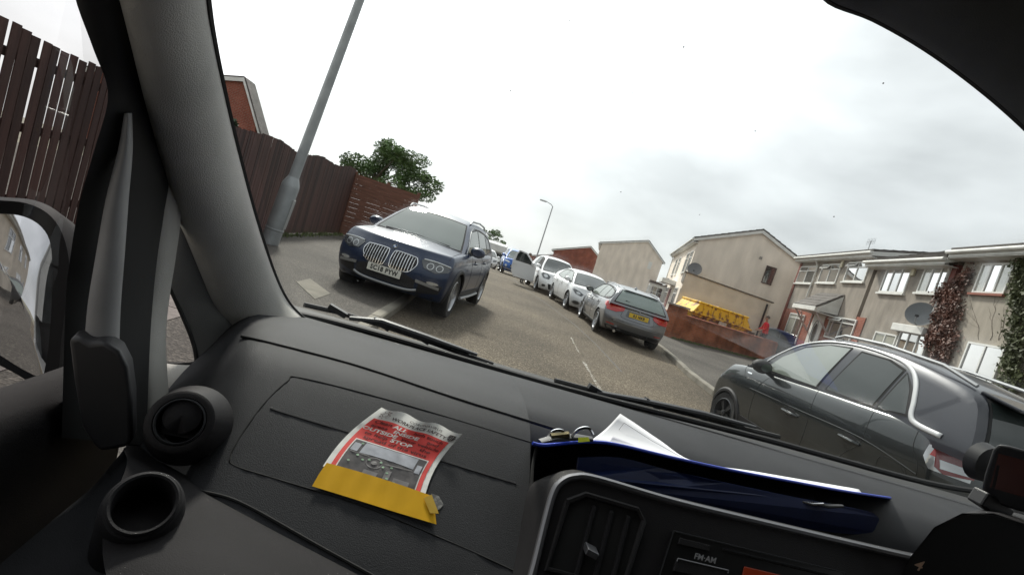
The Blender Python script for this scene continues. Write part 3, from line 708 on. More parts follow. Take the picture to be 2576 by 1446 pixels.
a0, zA0 = gpx(hA.location, GA, 560, 450, Z4); a1, zA1 = gpx(hA.location, GA, 675, 350, Z4)
print('gable win', a0, a1, zA0, zA1)
window(hA, TG, a0, a1, zA0+.15, zA1+.15, mull=(.5,), glass=G_dark, frame=M_brownframe)
a, z = gpx(hA.location, GA, 565, 260, Z4); b = B(); boxT(b, TG, a-.08, a+.08, z-.08, z+.08, .005, .03); b.build('wall_vent', mat('vent_grey', (.25,.24,.22), .8), hA)
for (u0, u1, z0, z1, gl) in ((.5, 1.7, 3.35, 4.75, G_sky), (2.4, 3.6, 3.35, 4.75, G_sky), (7.2, 8.6, 3.35, 4.75, G_curt), (9.8, 11.2, 3.35, 4.75, G_curt), (2.2, 4.2, .9, 2.3, G_dark), (9, 11.5, .9, 2.3, G_dark)):
    window(hA, TF, u0, u1, z0, z1, mull=(.5,), transom=.7, glass=gl, sill=M_fascia)
downpipe(hA, 14.9, 0, 5.2); 
b = B(); boxT(b, TF, 6.9, 8.4, -.1, 2.2, .001, .05); b.build('front_door', M_redpaint, hA)
b = B(); boxT(b, TF, 5.0, 8.6, 2.45, 2.75, .001, 1.0); b.build('porch_roof', M_fascia, hA)
porch = B(); boxT(porch, TF, 11.8, 13.6, -.1, 2.3, .003, 1.4); pc = porch.build('porch', M_frame, hA)
q = B(); boxT(q, TF, 11.7, 13.7, 2.302, 2.5, .003, 1.5); q.build('porch_top', mat('porch_felt', (.12,.10,.09), .9), hA)
window(hA, lambda a, b_, o_: V(11.8-o_, a, b_), .2, 1.2, .9, 2.1, mull=(.5,), transom=.6, glass=G_dark)
window(hA, TF, 12.0, 13.4, .9, 2.1, mull=(.5,), transom=.6, glass=G_dark, d=1.4)
p = V(*hA.location) + V(math.sin(GA), -math.cos(GA), 0)*.32 + V(0,0,3.55) - V(math.cos(GA), math.sin(GA), 0)*.12
dish('satellite_dish', p, GA+rad(170), .42, 'dark satellite dish on the front corner of the cream gable')
dish('satellite_dish', V(*hA.location)+V(math.cos(GA), math.sin(GA), 0)*9.2+V(-math.sin(GA), math.cos(GA), 0)*.2+V(0,0,2.6), GA+rad(120), .36, 'smaller satellite dish low on the front of the cream house')
# lean-to garage against the gable
GL = V(12.0, 24.8, 0.11); gar = empty('garage', GL, rad(-27.2), label='low beige harled garage wall in front of the cream gable', cat='garage')
b = B(); b.prism([V(0,0,-.3), V(4.25,0,-.3), V(4.25,0,2.72), V(0,0,2.95)], (0, 3.6, 0)); b.build('wall', M_harl3, gar)
b = B(); b.prism([V(-.12,-.06,2.965), V(4.35,-.06,2.725), V(4.35,-.06,2.78), V(-.12,-.06,3.02)], (0, 3.7, 0)); b.build('roof', mat('garage_felt', (.13,.115,.10), .9), gar)
b = B(); b.box(-.14, -.02, .1, 3.5, 2.45, 2.96); b.build('fascia', M_fascia, gar)
for k in range(5):
    b = B(); b.box(-.05, -.01, .3+k*.62, .3+k*.62+.6, 0, 2.1); b.build('door_panel', M_redpaint if k % 2 else M_fascia, gar)
b = B(); b.path([V(4.1,-.05,2.6), V(4.1,-.05,0)], .045, 8); b.build('downpipe', M_black, gar)

# --- houses further up the street
hB = empty('semi_detached_house', (16.9, 58.4, zg(50)), rad(90-17), label='second cream gable house up the street with a small white window', cat='house', group='semi-detached houses further up the right side')
gable_block(hB, 0, 14, 7.4, -.5, 6.55, 8.35, 5.1, M_harl2, over=.3, tiles=False)
a0, zq0 = gpx(hB.location, rad(90-17), 1590, 545, Z3); a1, zq1 = gpx(hB.location, rad(90-17), 1640, 495, Z3)
window(hB, TG, a0, a1, zq0, zq1, mull=(.5,), transom=.5, glass=G_dark, fw=.14)
for u in (1, 4, 8, 11): window(hB, TF, u, u+1.4, 4.2, 5.6, mull=(.5,), glass=G_dark)
hC = empty('brick_house', (14.9, 75, zg(75)), rad(90-14), label='red brick gable house half way up the street', cat='house', group='red brick houses further up the street')
gable_block(hC, 0, 12, 8.2, -1, 3.5-zg(75), 5.55-zg(75), 5.1, M_brick, over=.35, tiles=False)
for u in (1, 4, 8): window(hC, TF, u, u+1.4, 2.6, 4.2, mull=(.5,), glass=G_dark)
hD = empty('brick_house', (14.8, 96, zg(96)), rad(90-12), label='farthest red brick house behind the thin lamp post', cat='house', group='red brick houses further up the street')
gable_block(hD, 0, 12, 7.5, -1, 1.5-zg(96), 3.1-zg(96), 4.4, M_brick, over=.35, tiles=False)
# --- brick house behind the left fence
hL = empty('brick_house', (-18.1, 26, .11), rad(90), label='red brick gable with white verge boards behind the left fence', cat='house')
gable_block(hL, 0, 0.9, 7.4, -.3, 3.4, 5.2, 6.35, M_brick, over=.3, tiles=False)

# ------------------------------------------------------------------ skip, boxes and person behind the wall
M_skip = mat('skip_yellow', (0.80, 0.46, 0.012), 0.55, col2=(0.14, 0.055, 0.025), vscale=3.2, thr=(0.44, 0.56), detail=8, bump=0.2, bscale=20)
M_skip2 = mat('skip_yellow_top', (0.82, 0.49, 0.014), 0.55, col2=(0.2, 0.08, 0.03), vscale=5, thr=(0.52, 0.62), detail=8)
SO = V(10.75, 20.55, 0.11); sk = empty('skip', SO, rad(7), label='yellow rusty builders skip behind the brick wall', cat='skip')
LW, DW = 3.3, 1.6; sk.scale = (1, 1, 1.14)
# hull: base narrower than the rim, sloped ends
def hull(z0, z1, b0, b1, dy0, dy1):
    b = B(); lo = [V(b0, dy0, z0), V(LW-b0, dy0, z0), V(LW-b0, DW-dy0, z0), V(b0, DW-dy0, z0)]; hi = [V(b1, dy1, z1), V(LW-b1, dy1, z1), V(LW-b1, DW-dy1, z1), V(b1, DW-dy1, z1)]
    b.add(lo+hi, [(0,3,2,1),(0,1,5,4),(1,2,6,5),(2,3,7,6),(3,0,4,7)]); return b
hull(.15, 1.0, .75, .08, .14, .04).build('hull', M_skip, sk)
hull(1.002, 1.42, .06, .38, .02, .10).build('upper_band', M_skip2, sk)
b = B(); b.path([V(.36,.08,1.43), V(LW-.36,.08,1.43), V(LW-.36,DW-.08,1.43), V(.36,DW-.08,1.43), V(.36,.08,1.43)], .045, 8); b.build('rim', M_skip2, sk, smooth=True)
b = B(); b.path([V(.03,.0,1.0), V(LW-.03,.0,1.0)], .04, 6); b.build('belt_rail', M_skip, sk)
for k in range(6):
    x = .55 + k*.44; b = B(); b.prism([V(x,.0,1.02), V(x+.07,.0,1.02), V(x+.07,.075,1.4), V(x,.075,1.4)], (0, -.035, 0)); b.build('rib', M_skip2, sk)
for k in range(2):
    x = .75 + k*1.75; b = B(); b.prism([V(x,.12,.2), V(x+.1,.12,.2), V(x+.1,.03,.98), V(x,.03,.98)], (0, -.05, 0)); b.build('lift_post', M_skip, sk)
b = B(); b.obox(V(1.72, .03, .82), V(.2, 0, 0), V(0, .008, .002), V(0, -.02, .15)); b.build('notice_board', mat('notice_white', (.62, .60, .52), .6, var=.25, vscale=9), sk)
b = B()
for k in range(60):
    c = V(random.uniform(.5, LW-.5), random.uniform(.2, DW-.2), random.uniform(.95, 1.46)); s = random.uniform(.05, .2)
    a = random.uniform(0, 3.1); b.obox(c, V(math.cos(a), math.sin(a), .2)*s, V(-math.sin(a), math.cos(a), 0)*s*.6, V(0,0,1)*s*.4)
b.build('rubble', mat('rubble', (.24, .15, .10), .9, var=.4, vscale=3), sk, kind='stuff')
bx = empty('concrete_block', (13.75, 21.1, .11), rad(10), label='pale square block standing beside the right end of the skip', cat='block')
b = B(); b.box(0, .34, 0, .34, 0, 1.05); b.build('block_body', M_slab, bx, bevel=.02)
b = B(); b.box(-.03, .37, -.03, .37, 1.052, 1.12); b.build('block_cap', M_slab, bx, bevel=.02)
bx2 = empty('wheelie_bin', (14.35, 21.9, .11), rad(10), label='dark brown bin between the pale block and the person in red', cat='bin')
b = B(); b.prism([V(.05,.05,.06), V(.5,.05,.06), V(.5,.5,.06), V(.05,.5,.06)], (0,0,.02)); b.add([V(.06,.06,.08), V(.49,.06,.08), V(.49,.49,.08), V(.06,.49,.08), V(0,0,1.0), V(.56,0,1.0), V(.56,.56,1.0), V(0,.56,1.0)], [(0,1,5,4),(1,2,6,5),(2,3,7,6),(3,0,4,7)]); b.build('bin_body', mat('bin_brown', (.07,.05,.04), .6), bx2)
b = B(); b.box(-.03, .59, -.03, .62, 1.003, 1.06); b.build('lid', MATS['bin_brown'], bx2, bevel=.015)
# ------------------------------------------------------------------ vehicles
def paint(name, col, metal=0.0, rough=0.35, coat=0.6):
    m = mat(name, col, rough, metal=metal, coat=coat, var=0.04, vscale=1.5); return m
def carglass(name, base, refl=0.12):
    return skyglass(name, base, refl)
CG_dark = carglass('car_glass_dark', (0.022, 0.030, 0.028), 0.05)
CG_mid = carglass('car_glass_green', (0.085, 0.105, 0.095), 0.05)
CG_light = carglass('car_glass_pale', (0.20, 0.23, 0.20), 0.16)
CG_rear = carglass('car_glass_rear', (0.22, 0.265, 0.245), 0.04)
M_tyre = mat('tyre_rubber', (0.018, 0.018, 0.018), 0.85, bump=0.2, bscale=40)
M_alloy = mat('alloy', (0.42, 0.43, 0.45), 0.35, metal=0.8)
M_clad = mat('black_cladding', (0.022, 0.022, 0.024), 0.65)
M_under = mat('underbody', (0.01, 0.01, 0.01), 0.9)
M_lens = mat('lamp_lens', (0.55, 0.57, 0.58), 0.12, metal=0.5, coat=1.0)
M_lensdark = mat('lamp_dark', (0.05, 0.055, 0.06), 0.15, coat=1.0)
M_amber = mat('amber_lens', (0.6, 0.2, 0.03), 0.2, coat=1)
M_redlens = mat('tail_lens', (0.55, 0.012, 0.01), 0.18, coat=1.0)
M_platew = mat('plate_white', (0.72, 0.72, 0.66), 0.4); M_platey = mat('plate_yellow', (0.72, 0.48, 0.02), 0.4)
M_ink = mat('plate_ink', (0.012, 0.012, 0.012), 0.5)
M_silver = mat('silver_trim', (0.36, 0.37, 0.38), 0.45, metal=0.6)
M_badgeblue = mat('badge_blue', (0.05, 0.16, 0.42), 0.3); M_badgew = mat('badge_white', (0.8, 0.8, 0.8), 0.3)

class Car:
    def __init__(s, name, loc, yaw, scale, spec, body_m, label, cat='car', group='cars parked along the street'):
        s.sp = spec; s.m = body_m; s.dz = spec.get('dz', 0.0)
        s.e = empty(name, loc, yaw, scale, label, cat, group)
        s.body(); s.green()
    # ---- lower body: a rounded box bent to length, plan and section curves
    def P(s, xi, v, t):
        sp = s.sp
        xf = sp['xf'] - sp.get('rf', .22)*abs(v)**2.6 - interp(sp['leanf'], t); xr = sp['xr'] + sp.get('rr', .16)*abs(v)**2.8 + interp(sp['leanr'], t)
        x = lerp(xr, xf, xi)
        w = sp['w']*interp(sp['plan'], x)*interp(sp['sect'], t)
        zb, zt = interp(sp['zb'], x), interp(sp['zt'], x)
        z = lerp(zb, zt, t) + (sp.get('crown', .05)*(1-v*v) if t > .99 else 0)
        return V(x, v*w, z)
    def body(s):
        sp = s.sp
        xs = [0, .012, .045, .10, .17, .25, .34, .43, .52, .61, .70, .78, .85, .91, .955, .985, 1]
        vs = [-1, -.93, -.78, -.5, -.2, .2, .5, .78, .93, 1]; ts = [0, .08, .25, .42, .56, .70, .84, .95, 1]
        idx = {}; b = B()
        nx, nv, nt = len(xs), len(vs), len(ts)
        def g(i, j, k):
            key = (i, j, k)
            if key not in idx: idx[key] = len(b.v); b.v.append(tuple(s.P(xs[i], vs[j], ts[k])))
            return idx[key]
        def quad(a, c, d, e): b.f.append((a, c, d, e)); b.mi.append(0)
        for i in range(nx-1):
            for j in range(nv-1):
                quad(g(i,j,0), g(i,j+1,0), g(i+1,j+1,0), g(i+1,j,0)); quad(g(i,j,nt-1), g(i+1,j,nt-1), g(i+1,j+1,nt-1), g(i,j+1,nt-1))
            for k in range(nt-1):
                quad(g(i,0,k), g(i+1,0,k), g(i+1,0,k+1), g(i,0,k+1)); quad(g(i,nv-1,k), g(i,nv-1,k+1), g(i+1,nv-1,k+1), g(i+1,nv-1,k))
        for j in range(nv-1):
            for k in range(nt-1):
                quad(g(0,j,k), g(0,j,k+1), g(0,j+1,k+1), g(0,j+1,k)); quad(g(nx-1,j,k), g(nx-1,j+1,k), g(nx-1,j+1,k+1), g(nx-1,j,k+1))
        o = b.build('body', [s.m, M_under], None, sub=2)
        dg = bpy.context.evaluated_depsgraph_get(); ev = o.evaluated_get(dg); me0 = bpy.data.meshes.new_from_object(ev)
        bm = bmesh.new(); bm.from_mesh(me0); s.bvh = BVHTree.FromBMesh(bm); bm.free()
        cut = B()
        for xw in (sp['wf'], sp['wr']):
            for sd_ in (-1, 1):
                y0 = sd_*(sp['w']+.12); y1 = sd_*(sp['w']-.34); r = sp['ra']
                n = 40; ring = lambda y: [V(xw+r*math.cos(2*math.pi*k/n), y, sp['rw']*.985+r*math.sin(2*math.pi*k/n)) for k in range(n)]
                a = ring(min(y0, y1)); cut.prism(a, (0, abs(y1-y0), 0))
        c = cut.build('cutter', [s.m, M_under], None); c.data.polygons.foreach_set('material_index', [1]*len(c.data.polygons))
        md = o.modifiers.new('cut', 'BOOLEAN'); md.object = c; md.operation = 'DIFFERENCE'; md.solver = 'EXACT'
        try: md.material_mode = 'INDEX'
        except Exception: pass
        dg = bpy.context.evaluated_depsgraph_get(); dg.update()
        me = bpy.data.meshes.new_from_object(o.evaluated_get(dg))
        bpy.data.objects.remove(o); bpy.data.objects.remove(c)
        for p in me.polygons: p.use_smooth = True
        me.set_sharp_from_angle(angle=rad(38))
        ob = bpy.data.objects.new('body', me); link(ob, s.e); s.ob = ob
    # ---- greenhouse
    def hw(s, z):
        sp = s.sp; t = max(0, (z-sp['gzb'])/(sp['gzr']-sp['gzb'])); return sp['gyb'] + (sp['gyr']-sp['gyb'])*t**1.25
    def G(s, x, z, v):
        sp = s.sp; f = 1-v*v
        bow = sp.get('bow', .10)*(1 if x > sp['gmid'] else -.7)*max(0, min(1, (sp['gzr']-z)/(sp['gzr']-sp['gzb'])*1.2))
        edge = .0
        tt = max(0, (z-sp['gzb'])/(sp['gzr']-sp['gzb']))
        if abs(v) > .97: edge = -.035*tt
        return V(x+bow*f, v*s.hw(z+edge), z + edge + .045*f*tt)
    def green(s):
        sp = s.sp; ol = curve_pts([(x, z, 0) for x, z in sp['roof']], 40); ol = [(p.x, p.y) for p in ol]; s.ol = [(p.x, p.y) for p in curve_pts([(x, z, 0) for x, z in sp['roof']], 400)]
        vs = [-1, -.97, -.9, -.7, -.4, 0, .4, .7, .9, .97, 1]; vs = [-1, -.94, -.8, -.55, -.25, 0, .25, .55, .8, .94, 1]
        b = B(); b.grid([[s.G(x, z, v) for v in vs] for x, z in ol])
        for sd_ in (-1, 1):
            rows = []
            for x, z in ol:
                top = s.G(x, z, sd_); zb = sp['gzb']-.06
                rows.append([V(top.x, sd_*s.hw(lerp(zb, top.z, k/6)), lerp(zb, top.z, k/6)) for k in range(7)])
            b.grid(rows)
        s.gm = b.build('cabin', s.sp.get('cabin_m', s.m), s.e, smooth=True, weld=True, angle=42)
    def screen(s, name, pa, pb, va, vb, m, off=.008, n=16, mm=12, parent=None):
        """glass laid on the windscreen or tailgate slope, from (x,z) pa at the foot to pb at the head"""
        pa, pb = (pa[0], pa[1]+s.dz), (pb[0], pb[1]+s.dz)
        near = lambda p: min(range(401), key=lambda i: (s.ol[i][0]-p[0])**2 + (s.ol[i][1]-p[1])**2)
        ia, ib = near(pa), near(pb)
        def at(t): k = max(0, min(400, ia + (ib-ia)*t)); i = min(int(k), 399); f = k-i; return lerp(s.ol[i][0], s.ol[i+1][0], f), lerp(s.ol[i][1], s.ol[i+1][1], f)
        d = V(pb[1]-pa[1], 0, -(pb[0]-pa[0])); d = d if d.z > 0 else -d
        d.normalize(); rows = []
        for i in range(mm+1):
            t = i/mm; x, z = at(t); vm = lerp(va, vb, t); rows.append([s.G(x, z, lerp(-vm, vm, j/n)) + d*off for j in range(n+1)])
        b = B(); b.grid(rows); o = b.build(name, m, parent or s.e, smooth=True)
        rows = []; e_ = .09
        for i in range(mm+1):
            t = lerp(-e_, 1+e_, i/mm); x, z = at(t); vm = lerp(va, vb, t)+.035
            rows.append([s.G(x, z, lerp(-vm, vm, j/n)) + d*(off-.0035) for j in range(n+1)])
        b = B(); b.grid(rows); b.build('glass_border', M_under, o, smooth=True); return o
    def star(s, pts, rings=(0.0, .4, .75, 1.0)):
        cx = sum(p[0] for p in pts)/len(pts); cy = sum(p[1] for p in pts)/len(pts)
        return [[(cx+(p[0]-cx)*r, cy+(p[1]-cy)*r) for p in pts] for r in rings]
    def dens(s, pts, step=.05):
        o_ = []
        for i, p in enumerate(pts):
            q = pts[(i+1) % len(pts)]; n = max(1, int(math.hypot(q[0]-p[0], q[1]-p[1])/step))
            o_ += [(lerp(p[0], q[0], k/n), lerp(p[1], q[1], k/n)) for k in range(n)]
        return o_
    def side_glass(s, name, pts, m, sides=(1, -1), off=.008, parent=None):
        res = []; pts = [(x, z+s.dz) for x, z in pts]
        for sd_ in sides:
            rings = s.star(s.dens(pts)); b = B()
            b.grid([[V(x, sd_*(s.hw(z)+off), z) for x, z in r] for r in rings], True); b.grid([[V(x, sd_*(s.hw(z)+off), z) for x, z in rings[-1]], [V(x, sd_*(s.hw(z)-.02), z) for x, z in rings[-1]]], True)
            gl_ = b.build(name, m, parent or s.e, smooth=True, weld=True); res.append(gl_)
            cx = sum(p[0] for p in pts)/len(pts); cy = sum(p[1] for p in pts)/len(pts)
            big = s.dens([(p[0]+math.copysign(.022, p[0]-cx), p[1]+math.copysign(.02, p[1]-cy)) for p in pts]); rings = s.star(big); b = B()
            b.grid([[V(x, sd_*(s.hw(z)+off-.004), z) for x, z in r] for r in rings], True); b.build('glass_border', M_under, gl_, smooth=True, weld=True)
        return res
    def line(s, name, pts, r, m, sides=(1, -1), off=.006, n=30):
        for sd_ in sides:
            b = B(); b.path([V(p.x, sd_*(s.hw(p.y)+off), p.y) for p in curve_pts([(x, z, 0) for x, z in pts], n)], r, 6); b.build(name, m, s.e, smooth=True)
    def hit(s, axis, a, c):
        """surface point of the body seen along an axis"""
        if axis != 't': c = c + s.dz
        if axis == 'f': o_, d = V(4, a, c), V(-1, 0, 0)
        elif axis == 'r': o_, d = V(-4, a, c), V(1, 0, 0)
        elif axis == 'l': o_, d = V(a, 3, c), V(0, -1, 0)
        elif axis == 'rt': o_, d = V(a, -3, c), V(0, 1, 0)
        else: o_, d = V(a, c, 4), V(0, 0, -1)
        h = s.bvh.ray_cast(o_, d)
        if h[0] is None:
            h = s.bvh.find_nearest(o_ + d*(2.0))
        return h[0], d
    def decal(s, name, axis, pts, m, t=.008, parent=None, step=.04, base=-.02, rings=(0.0, .35, .7, 1.0)):
        rg = s.star(s.dens(pts, step), rings); b = B(); rows = []
        for r in rg:
            row = []
            for a, c in r:
                p, d = s.hit(axis, a, c); row.append(p - d*t)
            rows.append(row)
        b.grid(rows, True); d = s.hit(axis, *rg[0][0])[1]
        b.grid([rows[-1], [p + d*(t-base) for p in rows[-1]]], True)
        return b.build(name, m, parent or s.e, smooth=True, weld=True, angle=40)
    def strip(s, name, axis, pts, r, m, n=20, off=.004, parent=None, flat=None):
        b = B(); q = []
        for p in curve_pts([(x, z, 0) for x, z in pts], n):
            h, d = s.hit(axis, p.x, p.y); q.append(h - d*off)
        b.path(q, r, 6, flat=flat); return b.build(name, m, parent or s.e, smooth=True)
    def wheels(s, rim='multi', w=.22, only=None, rm=None):
        sp = s.sp; r = sp['rw']
        tyre = rimo = None
        for xw in (sp['wf'], sp['wr']):
            for sd_ in (1, -1):
                y = sd_*(sp['w']*.975 - w/2)
                if tyre is None:
                    b = B(); b.lathe([(r*.70, -w/2+.01), (r*.93, -w/2), (r, -w/2+.03), (r, w/2-.03), (r*.93, w/2), (r*.70, w/2-.01), (r*.66, w/2-.05)], (0,0,0), (0,1,0), 36)
                    o = b.build('wheel', M_tyre, s.e, smooth=True, angle=50); tyre = o
                    b = B(); b.lathe([(r*.71, w/2-.012), (r*.66, w/2-.004), (r*.63, w/2-.03), (r*.6, w/2-.10), (.01, w/2-.10)], (0,0,0), (0,1,0), 36); b.cur = 1
                    ns = 10 if rim == 'multi' else 5
                    for k in range(ns):
                        a = 2*math.pi*k/ns; 
                        for da in ((0,) if rim == 'multi' else (-.11, .11)):
                            d = V(math.cos(a+da), 0, math.sin(a+da)); e = V(-math.sin(a+da), 0, math.cos(a+da))
                            b.cur = 0; b.obox(d*r*.35 + V(0, w/2-.045, 0), d*r*.31, e*r*.045, V(0, .016, 0))
                    b.lathe([(.01, w/2-.012), (r*.14, w/2-.018), (r*.15, w/2-.05)], (0,0,0), (0,1,0), 20)
                    ro = b.build('rim', [rm or M_alloy, M_under], o, smooth=True); rimo = ro
                    for p in ro.data.polygons[:36*4]: p.material_index = 0
                    for p in ro.data.polygons[36*3:36*4]: p.material_index = 1
                else:
                    o = tyre.copy(); link(o, s.e); ro = rimo.copy(); link(ro, o)
                o.location = (xw, y, r); o.rotation_euler = (0, random.uniform(0, 1), 0 if sd_ > 0 else math.pi)
    def mirror(s, x, z, m, cap=None, size=1.0, y=None):
        z = z + s.dz
        for sd_ in (1, -1):
            y0 = s.hw(z) if y is None else y
            c = V(x, sd_*(y0+.13*size), z+.06)
            b = B(); ring = []
            for k in range(7):
                t = k/6; sc_ = math.sin(math.pi*(.18+.82*t)/1.15)**.6 if k < 6 else .55
                xx = lerp(.085, -.07, t)*size
                ring.append([c + V(xx, sd_*(math.cos(a)*.125*sc_)*size, (math.sin(a)*.085*sc_)*size) for a in [2*math.pi*j/14 for j in range(14)]])
            b.grid(ring, True); b.add(ring[0], [tuple(range(14))]); b.add(ring[-1], [tuple(range(14))])
            o = b.build('wing_mirror', cap or m, s.e, smooth=True, weld=True)
            b = B(); b.add([p*1 for p in ring[-1]], [tuple(range(14))]); 
            g_ = b.build('mirror_glass', CG_mid, o); g_.location = (-.004, 0, 0); g_.scale = (1, 1, 1)
            b = B(); b.path([V(x+.02, sd_*(y0-.03), z-.02), V(x+.01, sd_*(y0+.06*size), z+.01)], .03*size, 8); b.build('mirror_foot', M_clad, o)
    def plate(s, axis, a, z, text, m, w=.52, h=.111):
        p, d = s.hit(axis, a, z); n = -d; u = V(0, 1, 0) if axis == 'f' else V(0, -1, 0)
        pc = p + n*.022
        b = B(); b.obox(pc, u*w/2, V(0,0,h/2), n*.006); o = b.build('number_plate', m, s.e, bevel=.003)
        if not text: return o
        vs, fs = text_mesh(text, .092, .004, space=1.12)
        b = B(); b.add([pc + n*.0075 + u*x*.92 + V(0,0,y*1.05) for x, y in vs], fs); b.build('plate_lettering', M_ink, o)
        return o
    def roundel(s, axis, a, z, r):
        p, d = s.hit(axis, a, z); h2, _ = s.hit(axis, a, z+.03); up = (h2-p).normalized(); u = V(0,1,0) if axis == 'f' else V(0,-1,0); n = u.cross(up); n = n if n.dot(-d) > 0 else -n
        b = B(); b.lathe([(0.001, .006), (r, .004), (r*1.02, -.01)], p+n*.006, n, 24); o = b.build('badge', M_silver, s.e, smooth=True)
        b = B(); b.lathe([(r*.62, .008), (r*.92, .0075)], p+n*.006, n, 24); b.build('badge_ring', M_ink, o)
        for k in range(4):
            b = B(); pts = [p+n*.0145] + [p + n*.0145 + (u*math.cos(q) + up*math.sin(q))*r*.6 for q in [math.pi/2*k + math.pi/2*j/6 for j in range(7)]]
            b.add(pts, [tuple(range(8))]); b.build('badge_quarter', M_badgew if k % 2 else M_badgeblue, o)
    def oval_badge(s, axis, a, z, rx, rz, m=None):
        pts = [(a+rx*math.cos(2*math.pi*k/20), z+rz*math.sin(2*math.pi*k/20)) for k in range(20)]
        o = s.decal('badge', axis, pts, M_silver, .012); s.decal('badge_field', axis, [(a+(p[0]-a)*.85, z+(p[1]-z)*.8) for p in pts], m or M_badgeblue, .015, parent=o)
    def handle(s, x, z, m, sides=('l', 'rt'), k=1.0):
        for ax in sides:
            p, d = s.hit(ax, x, z); n = -d
            b = B(); b.path([p + V(-.10*k,0,0) + n*.0, p + V(-.07*k,0,.004) + n*.035*k, p + V(.07*k,0,.004) + n*.035*k, p + V(.10*k,0,0) + n*.0], [.012*k, .016*k, .016*k, .012*k], 8); b.build('door_handle', m, s.e, smooth=True)
            s.decal('handle_cup', ax, ell(x, z+.012, .07*k, .045*k, 18), M_under, .002)
    def seam(s, pts, sides=('l', 'rt'), r=.004, n=16):
        for ax in sides: s.strip('panel_gap', ax, pts, r, M_under, n, off=-.001)
    def arches(s, m=None, wdt=.055, a0=-.25, a1=math.pi+.25):
        sp = s.sp
        for xw in (sp['wf'], sp['wr']):
            for ax in ('l', 'rt'):
                b = B(); rows = []; n = 28
                for k in range(n+1):
                    a = lerp(a0, a1, k/n); row = []
                    for rr in (sp['ra']-.012, sp['ra']+wdt*.5, sp['ra']+wdt):
                        x, z = xw+rr*math.cos(a), max(sp['zb'][1][1]+.02, sp['rw']*.985+rr*math.sin(a))
                        p, d = s.hit(ax, x, z-s.dz); row.append(p - d*(.016 if rr < sp['ra']+wdt else -.003))
                    rows.append([rows and row[0] or row[0], row[0], row[1], row[2]])
                b.grid(rows); b.build('wheel_arch_trim', m or M_clad, s.e, smooth=True, solid=.012)
    def sills(s, m=None, z0=.22, z1=.38, x0=None, x1=None):
        sp = s.sp; x0 = x0 or sp['wr']+sp['ra']+.03; x1 = x1 or sp['wf']-sp['ra']-.03
        for ax in ('l', 'rt'): s.decal('sill', ax, [(x0, z0), (x1, z0), (x1, z1), (x0, z1)], m or M_clad, .012, step=.12)
def ell(cx, cy, rx, ry, n=20, p=2.0):
    o_ = []
    for k in range(n):
        a = 2*math.pi*k/n; c, s_ = math.cos(a), math.sin(a)
        o_.append((cx+rx*math.copysign(abs(c)**(2/p), c), cy+ry*math.copysign(abs(s_)**(2/p), s_)))
    return o_
SECT = [(0, .90), (.12, .955), (.35, .99), (.6, 1.0), (.8, .985), (.93, .955), (1, .90)]

# ---- dark blue SUV facing us, half on the pavement
BLUE = paint('paint_dark_blue', (0.009, 0.022, 0.058), 0.1, 0.35, .35)
sp = dict(xf=2.36, xr=-2.34, w=.945, rf=.30, rr=.2, leanf=[(0, .12), (.25, .02), (.55, .0), (.8, .06), (1, .20)], leanr=[(0, .12), (.4, 0), (.8, .06), (1, .16)],
          plan=[(-2.35, .86), (-1.9, .96), (-1.2, 1), (1.3, 1), (1.9, .97), (2.36, .88)], sect=SECT, crown=.05,
          zb=[(-2.3, .38), (-1.6, .24), (1.6, .22), (2.3, .30)], zt=[(-2.4, 1.06), (-2, 1.12), (-1, 1.10), (.9, 1.08), (1.3, 1.06), (1.8, 1.01), (2.15, .95), (2.36, .89)],
          wf=1.44, wr=-1.42, rw=.365, ra=.415, gzb=1.06, gzr=1.62, gyb=.83, gyr=.60, gmid=-.5, bow=.12,
          roof=[(1.22, 1.02), (.85, 1.26), (.45, 1.51), (.2, 1.60), (-.2, 1.63), (-.9, 1.635), (-1.55, 1.58), (-1.95, 1.38), (-2.22, 1.06)])
c = Car('parked_suv', (-0.33, 9.72, .02), rad(-102.7), 1.0, sp, BLUE, 'dark blue SUV facing the camera, parked half on the left pavement'); X3 = c
c.wheels('five', .25); c.arches(wdt=.05); c.sills(M_clad, .24, .42)
c.screen('windscreen', (1.10, 1.10), (.42, 1.545), .90, .87, CG_mid)
c.screen('rear_window', (-2.12, 1.2), (-1.8, 1.47), .82, .8, CG_dark)
c.side_glass('side_window', [(.88, 1.10), (.30, 1.47), (-.30, 1.53), (-.30, 1.10)], CG_light)
c.side_glass('side_window', [(-.38, 1.10), (-.38, 1.53), (-1.15, 1.50), (-1.25, 1.13)], CG_light)
c.side_glass('side_window', [(-1.32, 1.14), (-1.22, 1.49), (-1.6, 1.42), (-1.78, 1.2)], CG_dark)
c.line('window_trim', [(.95, 1.08), (.34, 1.49), (-.35, 1.555), (-1.2, 1.52), (-1.68, 1.42), (-1.86, 1.17)], .010, M_silver)
for sd_ in (1, -1):
    b = B(); b.path([V(.25, sd_*.60, 1.60), V(.15, sd_*.60, 1.66), V(-.6, sd_*.60, 1.69), V(-1.3, sd_*.59, 1.66), V(-1.45, sd_*.58, 1.60)], .018, 8); b.build('roof_rail', M_silver, c.e, smooth=True)
c.mirror(.70, 1.09, BLUE, size=1.1)
